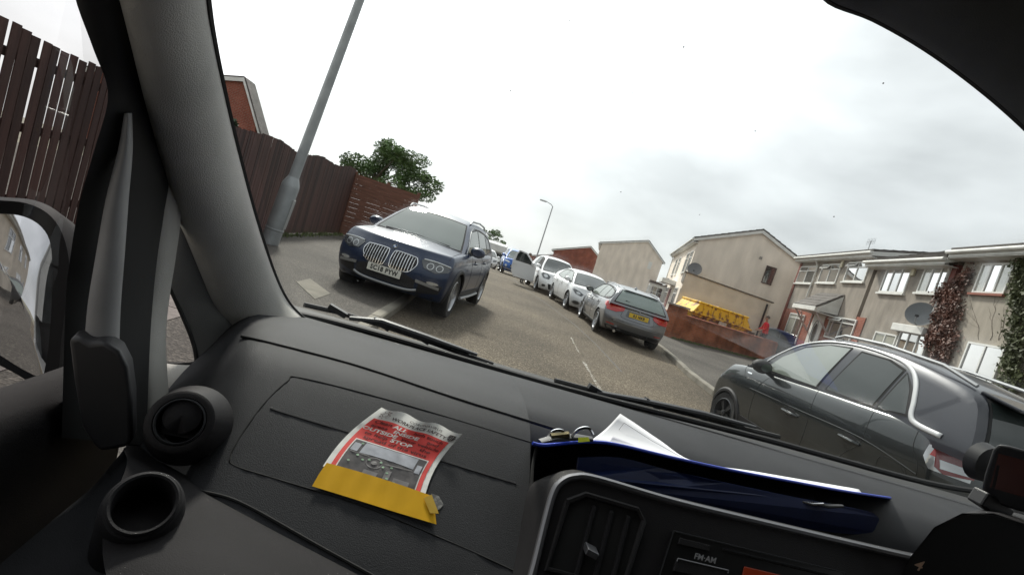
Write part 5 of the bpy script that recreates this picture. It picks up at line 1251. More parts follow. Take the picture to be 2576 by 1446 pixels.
def person(loc, rz, label, top, lean=.0, reach=.3, scale=1.0):
    e = empty('person', loc, rz, scale, label, 'person')
    # x forward
    J = [(0, 0, .93, .125, .15), (.02+lean*.3, 0, 1.12, .115, .145), (.03+lean*.8, 0, 1.34, .125, .18), (.03+lean*1.1, 0, 1.46, .06, .075), (.05+lean*1.3, 0, 1.56, .055), (.07+lean*1.4, 0, 1.64, .085, .08), (.06+lean*1.45, 0, 1.72, .075, .07)]
    E_ = [(0,1),(1,2),(2,3),(3,4),(4,5),(5,6)]
    for s_ in (1, -1):
        n = len(J)
        J += [(.02+lean, s_*.20, 1.40, .065), (.08+lean, s_*.25, 1.14, .05), (.10+lean+reach, s_*.20, 1.00, .038), (.18+lean+reach, s_*.18, .97, .035, .02)]
        E_ += [(2, n), (n, n+1), (n+1, n+2), (n+2, n+3)]
        n = len(J)
        J += [(0, s_*.10, .86, .10), (.03, s_*.11, .48, .062), (-.02, s_*.11, .10, .042), (.13, s_*.12, .04, .04, .045)]
        E_ += [(0, n), (n, n+1), (n+1, n+2), (n+2, n+3)]
    body = skin_body('body', J, E_, M_skin, e)
    bm = bmesh.new(); bm.from_mesh(body.data); 
    body.data.materials.append(top); body.data.materials.append(M_trouser); body.data.materials.append(M_shoe)
    for f in body.data.polygons:
        z = f.center.z; x = f.center.x
        if z < .09: f.material_index = 3
        elif z < .93: f.material_index = 2 if not (abs(f.center.y) > .15 and z > .85 and x > lean+.15) else 0
        elif z < 1.50 - .02 and not (x > lean+reach*.85 and z < 1.08): f.material_index = 1
    bm.free()
    hc = V(.06+lean*1.42, 0, 1.66)
    b = B(); rows = []
    for i in range(9):
        th = i/8*1.75; rows.append([hc + V(-.012 + .112*math.sin(th)*math.cos(ph_)*(1 if math.cos(ph_) < 0 else .86), .098*math.sin(th)*math.sin(ph_), .03+.115*math.cos(th) + (.05*max(0, math.cos(ph_)) if i > 5 else 0)) for ph_ in [k/16*6.283 for k in range(16)]])
    b.grid(rows, True); b.build('hair', M_hair, e, smooth=True)
    b = B(); b.add([hc+V(.088,-.015,-.03), hc+V(.088,.015,-.03), hc+V(.115,0,-.035), hc+V(.09,0,.02)], [(0,1,2),(1,3,2),(0,2,3)]); b.build('nose', M_skin, e)
    for s_ in (1, -1):
        b = B(); b.lathe([(.001, .01), (.012, .006), (.014, 0)], hc+V(.078, s_*.033, .008), (1, s_*.25, 0), 10); b.build('eye', M_under, e, smooth=True)
        b = B(); b.lathe([(.001, .015), (.022, .012), (.028, 0)], hc+V(-.005, s_*.085, -.012), (0, s_, 0), 10); b.build('ear', M_skin, e, smooth=True)
        # fingers
        for k in range(4):
            p = V(.20+lean+reach, s_*(.155+k*.016), .962); b = B(); b.path([p-V(.03,0,0), p + V(.03,0,-.005), p + V(.055+.008*(k in (1,2)),0,-.025)], [.009, .008, .006], 6); b.build('finger', M_skin, e, smooth=True)
        p = V(.17+lean+reach, s_*.15, .975); b = B(); b.path([p-V(.01,0,0), p + V(.03,-s_*.025,-.01), p+V(.055,-s_*.03,-.02)], [.011, .009, .007], 6); b.build('thumb', M_skin, e, smooth=True)
    return e
person((15.62, 22.3, .36), rad(165), 'person in a red top and dark trousers standing behind the brick wall', M_red, lean=.05, reach=.2)
person((3.62, 23.6, .0), rad(20), 'person behind the open white car door, only dark trouser legs and shoes showing', mat('dark_top', (.05,.05,.06), .8), lean=-.02, reach=.12, scale=.86)
# ------------------------------------------------------------------ the van we sit in
van = empty('van', (0.65, 0.6, 0), label='van cab seen from inside with dark grey dashboard and windscreen', cat='van')
VO = V(0.65, 0.6, 0)
def vb(bb, name, m, parent=None, **k):
    """build a part given in world space as a child of the van (or of one of its parts)"""
    bb.v = [(x-VO.x, y-VO.y, z-VO.z) for x, y, z in bb.v]
    return bb.build(name, m, parent if parent is not None else van, **k)
def grain(name, col, rough=.62, bump=.2, bscale=800, spec=.14):
    return mat(name, col, rough, spec=spec, var=.16, vscale=7, bump=bump, bscale=bscale)
M_dash = grain('dash_plastic', (0.030, 0.031, 0.034)); M_dash2 = grain('dash_plastic_lower', (0.018, 0.0175, 0.019)); M_dashb = grain('console_black', (0.022, 0.021, 0.022), .5)
M_trim = grain('pillar_trim', (0.50, 0.49, 0.46), .75, .3, 600); M_trimd = grain('pillar_trim_dark', (0.17, 0.17, 0.165), .75, .3, 600)
M_rub = mat('rubber_seal', (0.012, 0.012, 0.012), .7); M_gap = mat('panel_gap', (0.006, 0.006, 0.006), .9)
M_doorgrey = grain('door_paint_grey', (0.36, 0.36, 0.36), .45, .05, 200)
M_glass = glassmat('windscreen_glass', (0.93, 0.96, 0.94), 0.018, dust=0.09, dustrough=.55)
M_sglass = glassmat('side_glass', (0.80, 0.78, 0.78), 0.05)
M_visor = grain('headlining_grey', (0.16, 0.165, 0.165), .9, .2, 500)

def loft(name, m, rows, parent=None, n=None, thick=None, **k):
    b = B(); b.grid(rows); return vb(b, name, m, parent, smooth=True, angle=k.pop('angle', 50), **k)
def ribbon(name, m, left, right, bulge=.03, n=10, seg=26, parent=None, back=.02, away=None):
    """solid rounded band between two edge curves (world points), swelling towards the cab, with a back face"""
    Lc, Rc = curve_pts(left, seg), curve_pts(right, seg); rows = []
    for p, q in zip(Lc, Rc):
        mid = (p+q)/2; tow = (EYE-mid).normalized(); r = []
        for j in range(n+1):
            t = j/n; r.append(p.lerp(q, t) + tow*bulge*(1-(2*t-1)**2)**.75)
        r += [q - tow*back, p - tow*back]
        rows.append(r)
    b = B(); b.grid(rows, True); b.add(rows[0], [tuple(range(len(rows[0])))]); b.add(rows[-1], [tuple(range(len(rows[0])))])
    return vb(b, name, m, parent, smooth=True, weld=True, angle=60)
def PX(pts, fn): return [fn(*p) for p in pts]

# ---- dashboard: profile swept across the cab
XL, XRR = -0.37, 1.86
prof = [(1.30, 1.085), (1.145, 1.118), (1.05, 1.128), (.93, 1.134), (.86, 1.131), (.80, 1.119), (.74, 1.090), (.68, 1.055), (.62, 1.017), (.56, .977), (.512, .938), (.493, .88), (.49, .80), (.50, .66), (.55, .45)]
def dash_p(x, i_y, i_z):
    """left end rolls away and down around the side vent"""
    q = x*.8/max(i_y, .6)
    dz = interp([(-.42, .175), (-.371, .133), (-.338, .097), (-.314, .077), (-.289, .031), (-.270, .006), (-.255, 0)], q)
    return V(x, i_y, i_z - dz*max(0, min(1, (i_z-.88)/.22)))
def dash_rows(x0, x1, nx, pr):
    pc = curve_pts([(a, b_, 0) for a, b_ in pr], 60)
    return [[dash_p(lerp(x0, x1, k/nx), p.x, p.y) for p in pc] for k in range(nx+1)]
dash = loft('dashboard', M_dash, dash_rows(XL, .215, 24, prof))
loft('dashboard_top', M_dash, dash_rows(.2155, XRR, 24, [(1.30, 1.085), (1.145, 1.118), (1.05, 1.128), (.95, 1.128), (.88, 1.115), (.82, 1.07), (.79, .98), (.785, .80), (.8, .45)]))
dpts = curve_pts([(a, b_, 0) for a, b_ in prof], 240)
def dash_hit(px, py, lift=0.0):
    """where the line of sight through a picture point meets the passenger dashboard"""
    d = ray(px, py); best = None
    for i in range(len(dpts)-1):
        a, c = dpts[i], dpts[i+1]
        for k in range(4):
            y = lerp(a.x, c.x, k/4); z = lerp(a.y, c.y, k/4)
            x = (d.x/d.y)*y
            q = dash_p(x, y, z); pr_z = EYE.z + d.z/d.y*q.y
            e = abs(pr_z-q.z)
            if q.z > .4 and y < 1.2 and (best is None or e < best[0]): best = (e, EYE + d*(q.y/d.y))
    p = best[1]; return p + (EYE-p).normalized()*lift
def seam_px(name, pts, r, m, n=40, lift=0.0, parent=None):
    b = B(); b.path([dash_hit(p.x, p.y, lift) for p in curve_pts([(x, y, 0) for x, y in pts], n)], r, 6); return vb(b, name, m, parent or dash, smooth=True)
seam_px('top_gap', [(608, 846), (700, 868), (900, 921), (1140, 1000), (1340, 1062), (1398, 1080)], .0028, M_gap)
seam_px('panel_gap', [(1335, 1112), (1000, 1012), (760, 951), (722, 960), (660, 1020), (600, 1105), (580, 1150), (592, 1172), (700, 1206), (900, 1268), (1150, 1370), (1312, 1444)], .0012, M_gap, 70, lift=-.0004)
seam_px('crease', [(682, 1026), (720, 1040), (1000, 1124), (1180, 1180), (1298, 1216)], .0022, mat('crease_dark', (.03,.03,.032), .6), lift=-.0008)
seam_px('glovebox_gap', [(395, 1170), (470, 1225), (600, 1262), (800, 1372), (960, 1460)], .0022, M_gap)
seam_px('end_gap', [(1352, 1118), (1340, 1180), (1335, 1280), (1318, 1380), (1290, 1470)], .0030, M_gap)

# ---- windscreen, seals, header
def wsx(x, t): return V(x, lerp(1.18, .62, t) + .0, lerp(1.095, 2.02, t))
wl = [V(-.30, 1.165, 1.085), V(-.325, 1.02, 1.24), V(-.355, .86, 1.46), V(-.385, .70, 1.72), V(-.40, .60, 1.95)]
rows = []
for t in range(13):
    f = t/12; a = curve_pts(wl, 12)[t]; rows.append([V(lerp(a.x, 1.86, k/20), a.y + .05*math.sin(math.pi*k/20), a.z) for k in range(21)])
b = B(); b.grid(rows); vb(b, 'windscreen', M_glass, smooth=True)
b = B(); b.path(curve_pts([aty(700, 786, 1.15), aty(790, 800, 1.15), aty(1000, 855, 1.15), aty(1420, 977, 1.15), aty(1900, 1098, 1.15), aty(2300, 1206, 1.15), aty(2460, 1236, 1.15)], 40), .008, 8); vb(b, 'windscreen_seal', M_rub, smooth=True)
b = B(); b.box(-.4, 1.9, 1.16, 1.42, 1.02, 1.072); vb(b, 'scuttle', M_rub)
WSC = curve_pts(wl, 40)
def on_ws(px, py):
    d = ray(px, py); best = min(WSC, key=lambda p: abs((p.z-EYE.z)/(p.y+.03) - d.z/d.y)); return EYE + d*((best.y+.025)/d.y)
wsp = [o for o in van.children if o.name.startswith('windscreen')][0]
for (x, y, r_) in ((1358, 106, .0009), (1590, 233, .0009), (1592, 214, .0008), (1720, 119, .0013), (1562, 483, .0009), (1285, 228, .0012), (2098, 545, .0012), (2222, 210, .0012), (1432, 52, .001), (1900, 330, .0009), (900, 706, .0014), (1760, 540, .0008)):
    b = B(); p = on_ws(x, y); n_ = (EYE-p).normalized(); b.lathe([(.0001, .0004), (r_, .0002), (r_*.9, -.0004)], p, n_ + V(random.uniform(-.3,.3), 0, random.uniform(-.3,.3)), 7); vb(b, 'dirt_speck', mat('dirt_grey', (.5,.5,.48), .9), wsp)
# ---- left windscreen pillar
def pl_(pts, x0, x1=None):
    return [atx(px, py, lerp(x0, x1 if x1 is not None else x0, i/(len(pts)-1))) for i, (px, py) in enumerate(pts)]
pr_edge = [aty(505, -120, .58), aty(520, 0, .64), aty(532, 80, .69), aty(556, 200, .76), aty(598, 380, .87), aty(645, 555, .97), aty(690, 690, 1.05), aty(728, 765, 1.10), aty(775, 812, 1.12)]
pl_edge = [aty(265, -120, .52), aty(300, 0, .56), aty(328, 110, .61), aty(365, 260, .68), aty(410, 420, .77), aty(450, 560, .86), aty(505, 720, .95), aty(560, 850, 1.02), aty(640, 880, 1.06)]
ribbon('windscreen_pillar', M_trim, pl_edge, pr_edge, .055, 14, 40, back=.03)
b = B(); b.path(curve_pts([p + V(-.001, .004, 0) for p in pr_edge], 40), .0045, 6); vb(b, 'pillar_seal', M_rub, smooth=True)
# quarter trim below the pillar, around the small fixed window
ribbon('quarter_trim', M_trimd, [aty(448, 545, .86), aty(432, 640, .88), aty(424, 722, .90), aty(452, 780, .92), aty(478, 840, .93), aty(492, 915, .93)], [aty(500, 560, .93), aty(560, 700, .99), aty(600, 780, 1.03), aty(640, 830, 1.05), aty(640, 880, 1.05), aty(620, 930, 1.02)], .02, 8, 24, back=.03)
ribbon('quarter_sill', M_trim, [aty(405, 912, .90), aty(450, 917, .91), aty(495, 915, .92), aty(560, 888, .97), aty(625, 850, 1.0)], [aty(405, 1010, .87), aty(450, 990, .88), aty(500, 965, .90), aty(570, 925, .94), aty(640, 880, .98)], .012, 6, 20, back=.02)
ribbon('quarter_post', M_trim, [aty(404, 430, .79), aty(396, 520, .80), aty(376, 650, .80), aty(364, 740, .80), aty(358, 880, .79), aty(358, 1080, .77)], [aty(442, 430, .81), aty(456, 530, .84), aty(442, 650, .84), aty(428, 740, .84), aty(418, 860, .84), aty(430, 1080, .80)], .012, 6, 24, back=.02)
b = B(); b.add([aty(425, 715, .925), aty(480, 800, .945), aty(498, 918, .95), aty(408, 918, .925)], [(0,1,2,3)]); vb(b, 'quarter_glass', M_sglass)
b = B(); b.path(curve_pts([aty(424, 716, .90), aty(452, 778, .92), aty(480, 845, .93), aty(492, 890, .93), aty(486, 914, .93), aty(414, 914, .91)], 30), .0035, 6); vb(b, 'quarter_seal', M_rub, smooth=True)
# ---- left door: frame, seal, glass, sail panel, card
DXp = -.44
door = empty('passenger_door', (0, 0, 0)); door.parent = van; door.location = (-VO.x, -VO.y, -VO.z)
def db(bb, name, m, parent=None, **k): 
    return bb.build(name, m, parent if parent is not None else door, **k)
def dribbon(name, m, left, right, bulge, n=8, seg=30, back=.02):
    o = ribbon(name, m, left, right, bulge, n, seg, parent=door, back=back); o.location = VO; return o
dribbon('door_frame', M_rub, [aty(170, -120, .52), aty(190, 0, .55), aty(235, 125, .60), aty(272, 240, .63), aty(238, 375, .64), aty(202, 500, .65), aty(180, 625, .66), aty(165, 760, .67), aty(155, 1100, .66)],
        [aty(285, -120, .54), aty(318, 0, .58), aty(352, 140, .65), aty(395, 300, .73), aty(425, 440, .79), aty(412, 540, .80), aty(392, 680, .80), aty(378, 850, .79), aty(368, 1120, .76)], .012, 8, 36, back=.03)
dribbon('frame_strip', M_doorgrey, [aty(312, 285, .655), aty(296, 380, .66), aty(266, 500, .66), aty(241, 640, .66), aty(220, 770, .66), aty(212, 880, .66), aty(210, 960, .655)],
        [aty(332, 285, .66), aty(334, 380, .67), aty(324, 500, .675), aty(314, 640, .675), aty(304, 770, .675), aty(300, 880, .67), aty(298, 960, .66)], .014, 8, 30, back=.01)
sp3 = [aty(x, y, .635) for x, y in ((172, 852), (200, 846), (225, 862), (262, 858), (300, 882), (322, 925), (332, 1000), (333, 1110), (322, 1126), (252, 1138), (236, 1122), (205, 1075), (185, 960))]
b = B(); b.prism(sp3, V(-.015, .035, 0)); db(b, 'sail_panel', M_black, bevel=.012, bseg=4, smooth=True)
b = B(); b.add([atx(-60, -120, DXp-.02), atx(190, -120, DXp-.0), atx(330, 300, DXp-.0), atx(250, 700, DXp-.0), atx(190, 1090, DXp-.0), atx(-60, 1110, DXp-.02)], [tuple(range(6))]); db(b, 'window_glass', M_sglass)
b = B(); b.path([atx(-80, 1086, -.44), atx(0, 1076, -.44), atx(100, 1064, -.44), atx(185, 1056, -.44)], .006, 8); db(b, 'window_wiper_seal', M_rub, smooth=True)
b = B(); b.path([atx(-80, 1098, -.425), atx(0, 1090, -.425), atx(100, 1080, -.425), atx(200, 1074, -.425)], .004, 8); db(b, 'sill_bead', M_dash2, smooth=True)
loft('door_card', M_dash2, [[V(x_, y_, z_) for (x_, z_) in ((-.46, 1.06), (-.425, 1.045), (-.41, 1.02), (-.40, .96), (-.395, .86), (-.36, .80), (-.36, .6), (-.38, .35))] for y_ in [(-.9+.1*k) for k in range(18)]], parent=door).location = VO
b = B(); b.lathe([(.055, .0), (.058, .006), (.050, .008), (.045, .004), (.01, .003)], atx(185, 1452, -.362), V(1, -.1, .12), 30); db(b, 'speaker_grille', M_dashb, smooth=True)
b = B(); b.box(-.60, -.50, -3.4, .78, .40, .90); db(b, 'outer_skin', mat('van_silver_paint', (.52, .53, .54), .3, metal=.3, coat=.8))
# ---- left wing mirror
mc = atx(62, 715, -.70)
ind = (mc-EYE).normalized(); outd = V(-.27, -1, -.01).normalized(); mn = (outd-ind).normalized()
mu = V(0,0,1) - mn*mn.z; mu.normalize(); mr_ = mu.cross(mn).normalized()
mir = empty('wing_mirror', (0,0,0)); mir.parent = van; mir.location = -VO
def onm(px, py, off=0.0):
    d = ray(px, py); t = (mc + mn*off - EYE).dot(mn)/d.dot(mn); return EYE + d*t
gl = [(-70, 545), (0, 538), (60, 545), (105, 572), (128, 620), (131, 720), (124, 850), (112, 930), (102, 948), (60, 930), (0, 893), (-70, 850)]
gl3 = [onm(p.x, p.y) for p in curve_pts([(x, y, 0) for x, y in gl] + [(gl[0][0], gl[0][1], 0)], 48)][:-1]
b = B(); cg = sum(gl3, V(0,0,0))/len(gl3)
rws = []
for r_ in (0.0, .34, .67, 1.0):      # slightly convex glass
    rws.append([cg.lerp(p, r_) + mn*(.006*(1-r_*r_)) for p in gl3])
b.grid(rws, True); b.build('mirror_glass', mat('mirror_silver', (.88, .90, .92), .015, metal=1.0), mir, smooth=True)
ho = [(-70, 500), (0, 505), (70, 512), (125, 538), (160, 585), (178, 660), (170, 760), (158, 860), (150, 950), (128, 975), (95, 968), (40, 935), (0, 915), (-70, 880)]
ho3 = [onm(p.x, p.y, .004) for p in curve_pts([(x, y, 0) for x, y in ho] + [(ho[0][0], ho[0][1], 0)], 48)][:-1]
b = B(); ch = sum(ho3, V(0,0,0))/len(ho3)
b.grid([gl3, [p.lerp(ch, -.0)+mn*.006 for p in ho3], [ch.lerp(p, 1.05)-mn*.02 for p in ho3], [ch.lerp(p, .95)-mn*.08 for p in ho3], [ch.lerp(p, .6)-mn*.13 for p in ho3], [ch.lerp(p, .05)-mn*.14 for p in ho3]], True)
b.build('housing', mat('mirror_housing', (.010,.010,.011), .75, spec=.2), mir, smooth=True)
b = B(); b.path([onm(150, 960, -.03), onm(190, 985, -.03)+V(.05,0,0), V(-.50, .76, .98)], [.05, .045, .05], 10, flat=.6); b.build('mirror_arm', M_black, mir, smooth=True)

# ---- round side vent
def disc_part(name, prof_, c, ax, m, parent, n=36): 
    b = B(); b.lathe(prof_, c, ax, n); return vb(b, name, m, parent, smooth=True)
vc = aty(454, 1060, .628); VS = 77/1250*(vc-EYE).dot(FW)/.044; va = (EYE-vc).normalized()*.75 + V(.22, -.3, .05); va.normalize()
va = V(.12, -.85, .46).normalized()
vent = disc_part('side_vent', [(r_*VS, h_*VS) for r_, h_ in [(.060, -.06), (.050, -.022), (.046, -.006), (.0435, .001), (.039, .004), (.034, .004), (.031, -.002), (.030, -.04), (.01, -.045)]], vc, va, M_dashb, van)
bl = B(); up_ = (V(0,0,1) - va*va.z).normalized(); rt_ = up_.cross(va).normalized()
disc_part('vent_ring', [(r_*VS, h_*VS) for r_, h_ in [(.0308, .001), (.0325, .004), (.0305, .006), (.0293, .002)]], vc, va, M_dash, vent)
for k, (oy, w_) in enumerate(((.012, .030), )):
    b = B(); rows = []
    for i in range(9):
        th = lerp(-1, 1, i/8); rows.append([vc + up_*(oy + .026*math.cos(a)*abs(1)) + rt_*(w_*math.sin(a)) + va*(.002+.010*(1-(i/8))) for a in [0]])
    pass
# flap: a domed half disc covering the upper part of the vent, with a finger dip
b = B(); rows = []
for i in range(7):
    r_ = (.001 + .0225*i/6)*VS
    rows.append([vc + up_*(.007*VS + r_*math.cos(a)) + rt_*r_*math.sin(a)*1.05 + va*(.004*math.cos(i/6*1.57) - (.008*math.exp(-((a-3.14)/.35)**2)*(i/6) if True else 0)) for a in [2*math.pi*k/36 for k in range(36)]])
b.grid(rows, True); rim = rows[-1]; b.grid([rim, [p - va*.02 for p in rim]], True); vb(b, 'vent_flap', M_dash2, vent, smooth=True)
b = B(); rows = [[vc + up_*(-.006-.014*k)*VS + rt_*lerp(-.026, .026, j/8)*(1-.25*k)*VS + va*(-.012) for j in range(9)] for k in range(2)]
b.grid(rows); vb(b, 'lower_blade', M_dash2, vent, solid=.003)
# ---- cup holder pod and lower left panel
cc_ = aty(362, 1266, .52); ca = V(.22, -.60, .76).normalized()
cup = disc_part('cup_holder', [(.0310, -.005), (.0313, .001), (.0296, .003), (.0272, .002), (.0262, -.006), (.0255, -.05), (.01, -.052)], cc_, ca, M_dash2, van, 44)
b = B()
rows = []
def cring(r_, dz, stretch=1.0, shift=V(0,0,0)):
    u_ = ca.cross(V(1,0,0)).normalized(); w_ = u_.cross(ca).normalized()
    return [cc_ + shift + ca*dz + (u_*math.cos(a) + w_*math.sin(a))*r_ for a in [2*math.pi*k/44 for k in range(44)]]
rows = [cring(.0305, -.003), cring(.0335, -.004), cring(.0355, -.007), cring(.0375, -.018), cring(.040, -.05), cring(.045, -.12), cring(.05, -.22)]
b.grid(rows, True); vb(b, 'cup_pod', M_dash2, van, smooth=True)
dprb = disc_part('cup_floor', [(.0255, -.044), (.001, -.045)], cc_, ca, M_gap, cup)
loft('lower_panel', grain('lower_panel_grey', (.018, .017, .018), .75), [[aty(*p, y) for p, y in zip(r, ys)] for r, ys in (
    ([(300, 1128), (330, 1150), (300, 1220), (250, 1330), (262, 1460), (330, 1600)], (0.622, 0.588, 0.550, 0.512, 0.462, 0.420)),
    ([(330, 1118), (400, 1190), (420, 1290), (420, 1370), (400, 1470), (430, 1620)], (0.638, 0.596, 0.550, 0.504, 0.458, 0.420)),
    ([(356, 1122), (450, 1230), (540, 1320), (560, 1400), (560, 1490), (580, 1640)], (0.647, 0.596, 0.550, 0.504, 0.462, 0.420)),
    ([(372, 1142), (560, 1275), (700, 1370), (720, 1450), (720, 1530), (720, 1660)], (0.647, 0.588, 0.550, 0.512, 0.470, 0.420)),
    ([(395, 1160), (700, 1345), (860, 1440), (900, 1500), (900, 1580), (900, 1700)], (0.647, 0.580, 0.546, 0.512, 0.470, 0.420)),
    ([(420, 1165), (860, 1420), (1000, 1500), (1050, 1560), (1050, 1640), (1050, 1760)], (0.647, 0.575, 0.546, 0.512, 0.470, 0.420)))], parent=van, sub=2)
# ---- centre console
CK = .75                                       # the console face leans back as it rises
CN = V(0, -1, CK).normalized()
def cpt(px, py, o_=0.0):
    d = ray(px, py); p0 = V(0, .475, .93); t = (p0-EYE).dot(CN)/d.dot(CN); return EYE + d*t + CN*o_
ol_px = [(1322, 1500), (1345, 1420), (1372, 1310), (1392, 1240), (1412, 1212), (1445, 1199), (1500, 1204), (1700, 1262), (1950, 1322), (2250, 1392), (2400, 1424), (2600, 1470)]
olc = [cpt(p.x, p.y) for p in curve_pts([(x, y, 0) for x, y in ol_px], 60)]
b = B(); b.path(olc, .0052, 8); cons_trim = vb(b, 'console_trim', mat('satin_silver', (.20, .20, .21), .42, metal=.8), van, smooth=True)
b = B(); b.path([p + V(.006, -.002, -.009) for p in olc], .0022, 6); vb(b, 'console_trim_line', MATS['satin_silver'], van, smooth=True)
low = [V(p.x, p.y+.0, p.z) for p in olc]
b = B(); b.add(low + [V(1.5, .475-.31*CK, .62), V(.2, .475-.31*CK, .62)], [tuple(range(len(low)+2))]); vb(b, 'console_face', M_dashb, van)
b = B(); b.grid([[p for p in olc], [p + V(-.006, .02, -.002) for p in olc], [p + V(-.008, .06, -.03) for p in olc], [p + V(-.008, .16, -.10) for p in olc]]); vb(b, 'console_surround', M_dashb, van, smooth=True)
# air vent with upright vanes
vn = [cpt(x, y, .002) for x, y in ((1424, 1262), (1470, 1244), (1600, 1282), (1616, 1310), (1562, 1480), (1372, 1430))]
b = B(); b.prism(vn, (0, .0, 0)); 
b = B(); b.add(vn, [tuple(range(6))]); av = vb(b, 'air_vent', M_gap, van)
b = B(); b.path([p + CN*.002 for p in vn + [vn[0]]], .004, 6); vb(b, 'vent_bezel', M_dashb, av, smooth=True)
for (xa, ya, xb, yb) in ((1492, 1272, 1440, 1470), (1536, 1284, 1486, 1480), (1578, 1297, 1528, 1490)):
    b = B(); p, q = cpt(xa, ya, .003), cpt(xb, yb, .003); d_ = (q-p)/2; b.obox((p+q)/2 + V(0,.006,0), d_, V(.0025,0,0), V(0,.010,0)); vb(b, 'vane', M_dash2, av, bevel=.001)
b = B(); p = cpt(1478, 1385, .010); b.obox(p, V(.008,0,-.002), V(0,.008,0), V(.001,0,.004)); vb(b, 'vane_tab', MATS['satin_silver'], av, bevel=.001)
# radio
q1, q3 = cpt(1690, 1335, .003), cpt(1655, 1446, .003)
qq = cpt(2120, 1440, .003)-q1; qd = q3-q1
def RQ(s_, t_, o_=0.0): return q1 + qq*s_ + qd*t_ + CN*o_
def rbox(name, s0, s1, t0, t1, o_, m, parent, bevel=.001):
    b = B(); b.add([RQ(s0,t0,-.004), RQ(s1,t0,-.004), RQ(s1,t1,-.004), RQ(s0,t1,-.004), RQ(s0,t0,o_), RQ(s1,t0,o_), RQ(s1,t1,o_), RQ(s0,t1,o_)], [(0,3,2,1),(4,5,6,7),(0,1,5,4),(1,2,6,5),(2,3,7,6),(3,0,4,7)]); return vb(b, name, m, parent, bevel=bevel)
M_disp = mat('display_red', (.05, .008, .004), .25); _pd = M_disp.node_tree.nodes['Principled BSDF']; _pd.inputs['Emission Color'].default_value = (1, .12, .03, 1); _pd.inputs['Emission Strength'].default_value = .035
radio = rbox('radio', 0, 1, 0, 1.6, .001, mat('radio_gloss', (.012, .012, .012), .3), van)
b = B(); b.path([RQ(0,1.6,.002), RQ(0,0,.002), RQ(1,0,.002), RQ(1,1.6,.002)], .0008, 5); vb(b, 'radio_edge', M_dash, radio)
bt = rbox('preset_button', .04, .21, .12, .27, .004, M_dashb, radio)
rbox('cd_slot', .28, 1.0, .15, .18, .003, M_gap, radio); b = B(); b.path([RQ(.28,.13,.003), RQ(1.0,.13,.003)], .0007, 5); vb(b, 'slot_edge', M_dash, radio)
fb = rbox('band_button', .055, .33, .58, .86, .005, M_dashb, radio); b = B(); b.path([RQ(.055,.64,.006), RQ(.055,.58,.006), RQ(.33,.58,.006), RQ(.33,.64,.006)], .0009, 5); vb(b, 'button_edge', MATS['satin_silver'], fb)
vs, fs = text_mesh('FM·AM', .011, .0002); ru = qq.normalized(); rv = -qd.normalized()
b = B(); c0 = RQ(.20, .44, .0035); b.add([c0 + ru*x + rv*y for x, y in vs], fs); vb(b, 'button_lettering', mat('label_grey', (.32,.32,.33), .6), radio)
disp = rbox('display', .42, .98, .40, 1.6, .003, M_disp, radio)
# ---- instrument hood and steering wheel
loft('instrument_hood', M_dashb, [[aty(*p, y) for p in r] for r, y in (
    ([(2225, 1520), (2290, 1400), (2350, 1325), (2420, 1290), (2500, 1290), (2620, 1330), (2720, 1400)], .60),
    ([(2235, 1520), (2300, 1396), (2360, 1318), (2425, 1283), (2505, 1282), (2625, 1320), (2725, 1390)], .63),
    ([(2250, 1500), (2320, 1380), (2380, 1312), (2440, 1280), (2515, 1276), (2630, 1312), (2730, 1380)], .74),
    ([(2270, 1490), (2340, 1376), (2395, 1312), (2450, 1282), (2520, 1276), (2635, 1310), (2735, 1376)], .86))], parent=van, sub=1)
loft('hood_face', M_gap, [[aty(*p, .602) for p in r] for r in ([(2225, 1520), (2290, 1400), (2350, 1325), (2420, 1290), (2500, 1290), (2620, 1330), (2720, 1400)], [(2225, 1620), (2290, 1600), (2350, 1600), (2420, 1600), (2500, 1600), (2620, 1600), (2720, 1600)])], parent=van)
p = aty(2312, 1422, .59); b = B(); vs, fs = text_mesh('4', .022, .0002); b.add([p + V(.95,-.3,-.1).normalized()*x + V(.25,0,1).normalized()*y for x, y in vs], fs); vb(b, 'gear_digit', mat('dial_orange', (.5,.35,.25), .6), van)
sc_ = V(1.02, .36, 1.02); sn = V(-.06, -.86, .5).normalized(); b = B(); u_ = sn.cross(V(1,0,0)).normalized(); w_ = u_.cross(sn).normalized()
b.path([sc_ + (u_*math.cos(a) + w_*math.sin(a))*.185 for a in [2*math.pi*k/60 for k in range(61)]], .017, 12, cap=False); vb(b, 'steering_wheel', grain('wheel_leather', (.07,.07,.07), .5), van, smooth=True)
b = B(); 
for a in (0.4, 2.75, 4.71): b.path([sc_ + (u_*math.cos(a) + w_*math.sin(a))*.03 - sn*.03, sc_ + (u_*math.cos(a) + w_*math.sin(a))*.18], [.03, .014], 8, flat=.5)
b.lathe([(.001, .0), (.07, -.005), (.075, -.04)], sc_, sn, 24); vb(b, 'steering_spokes', M_dashb, van, smooth=True)
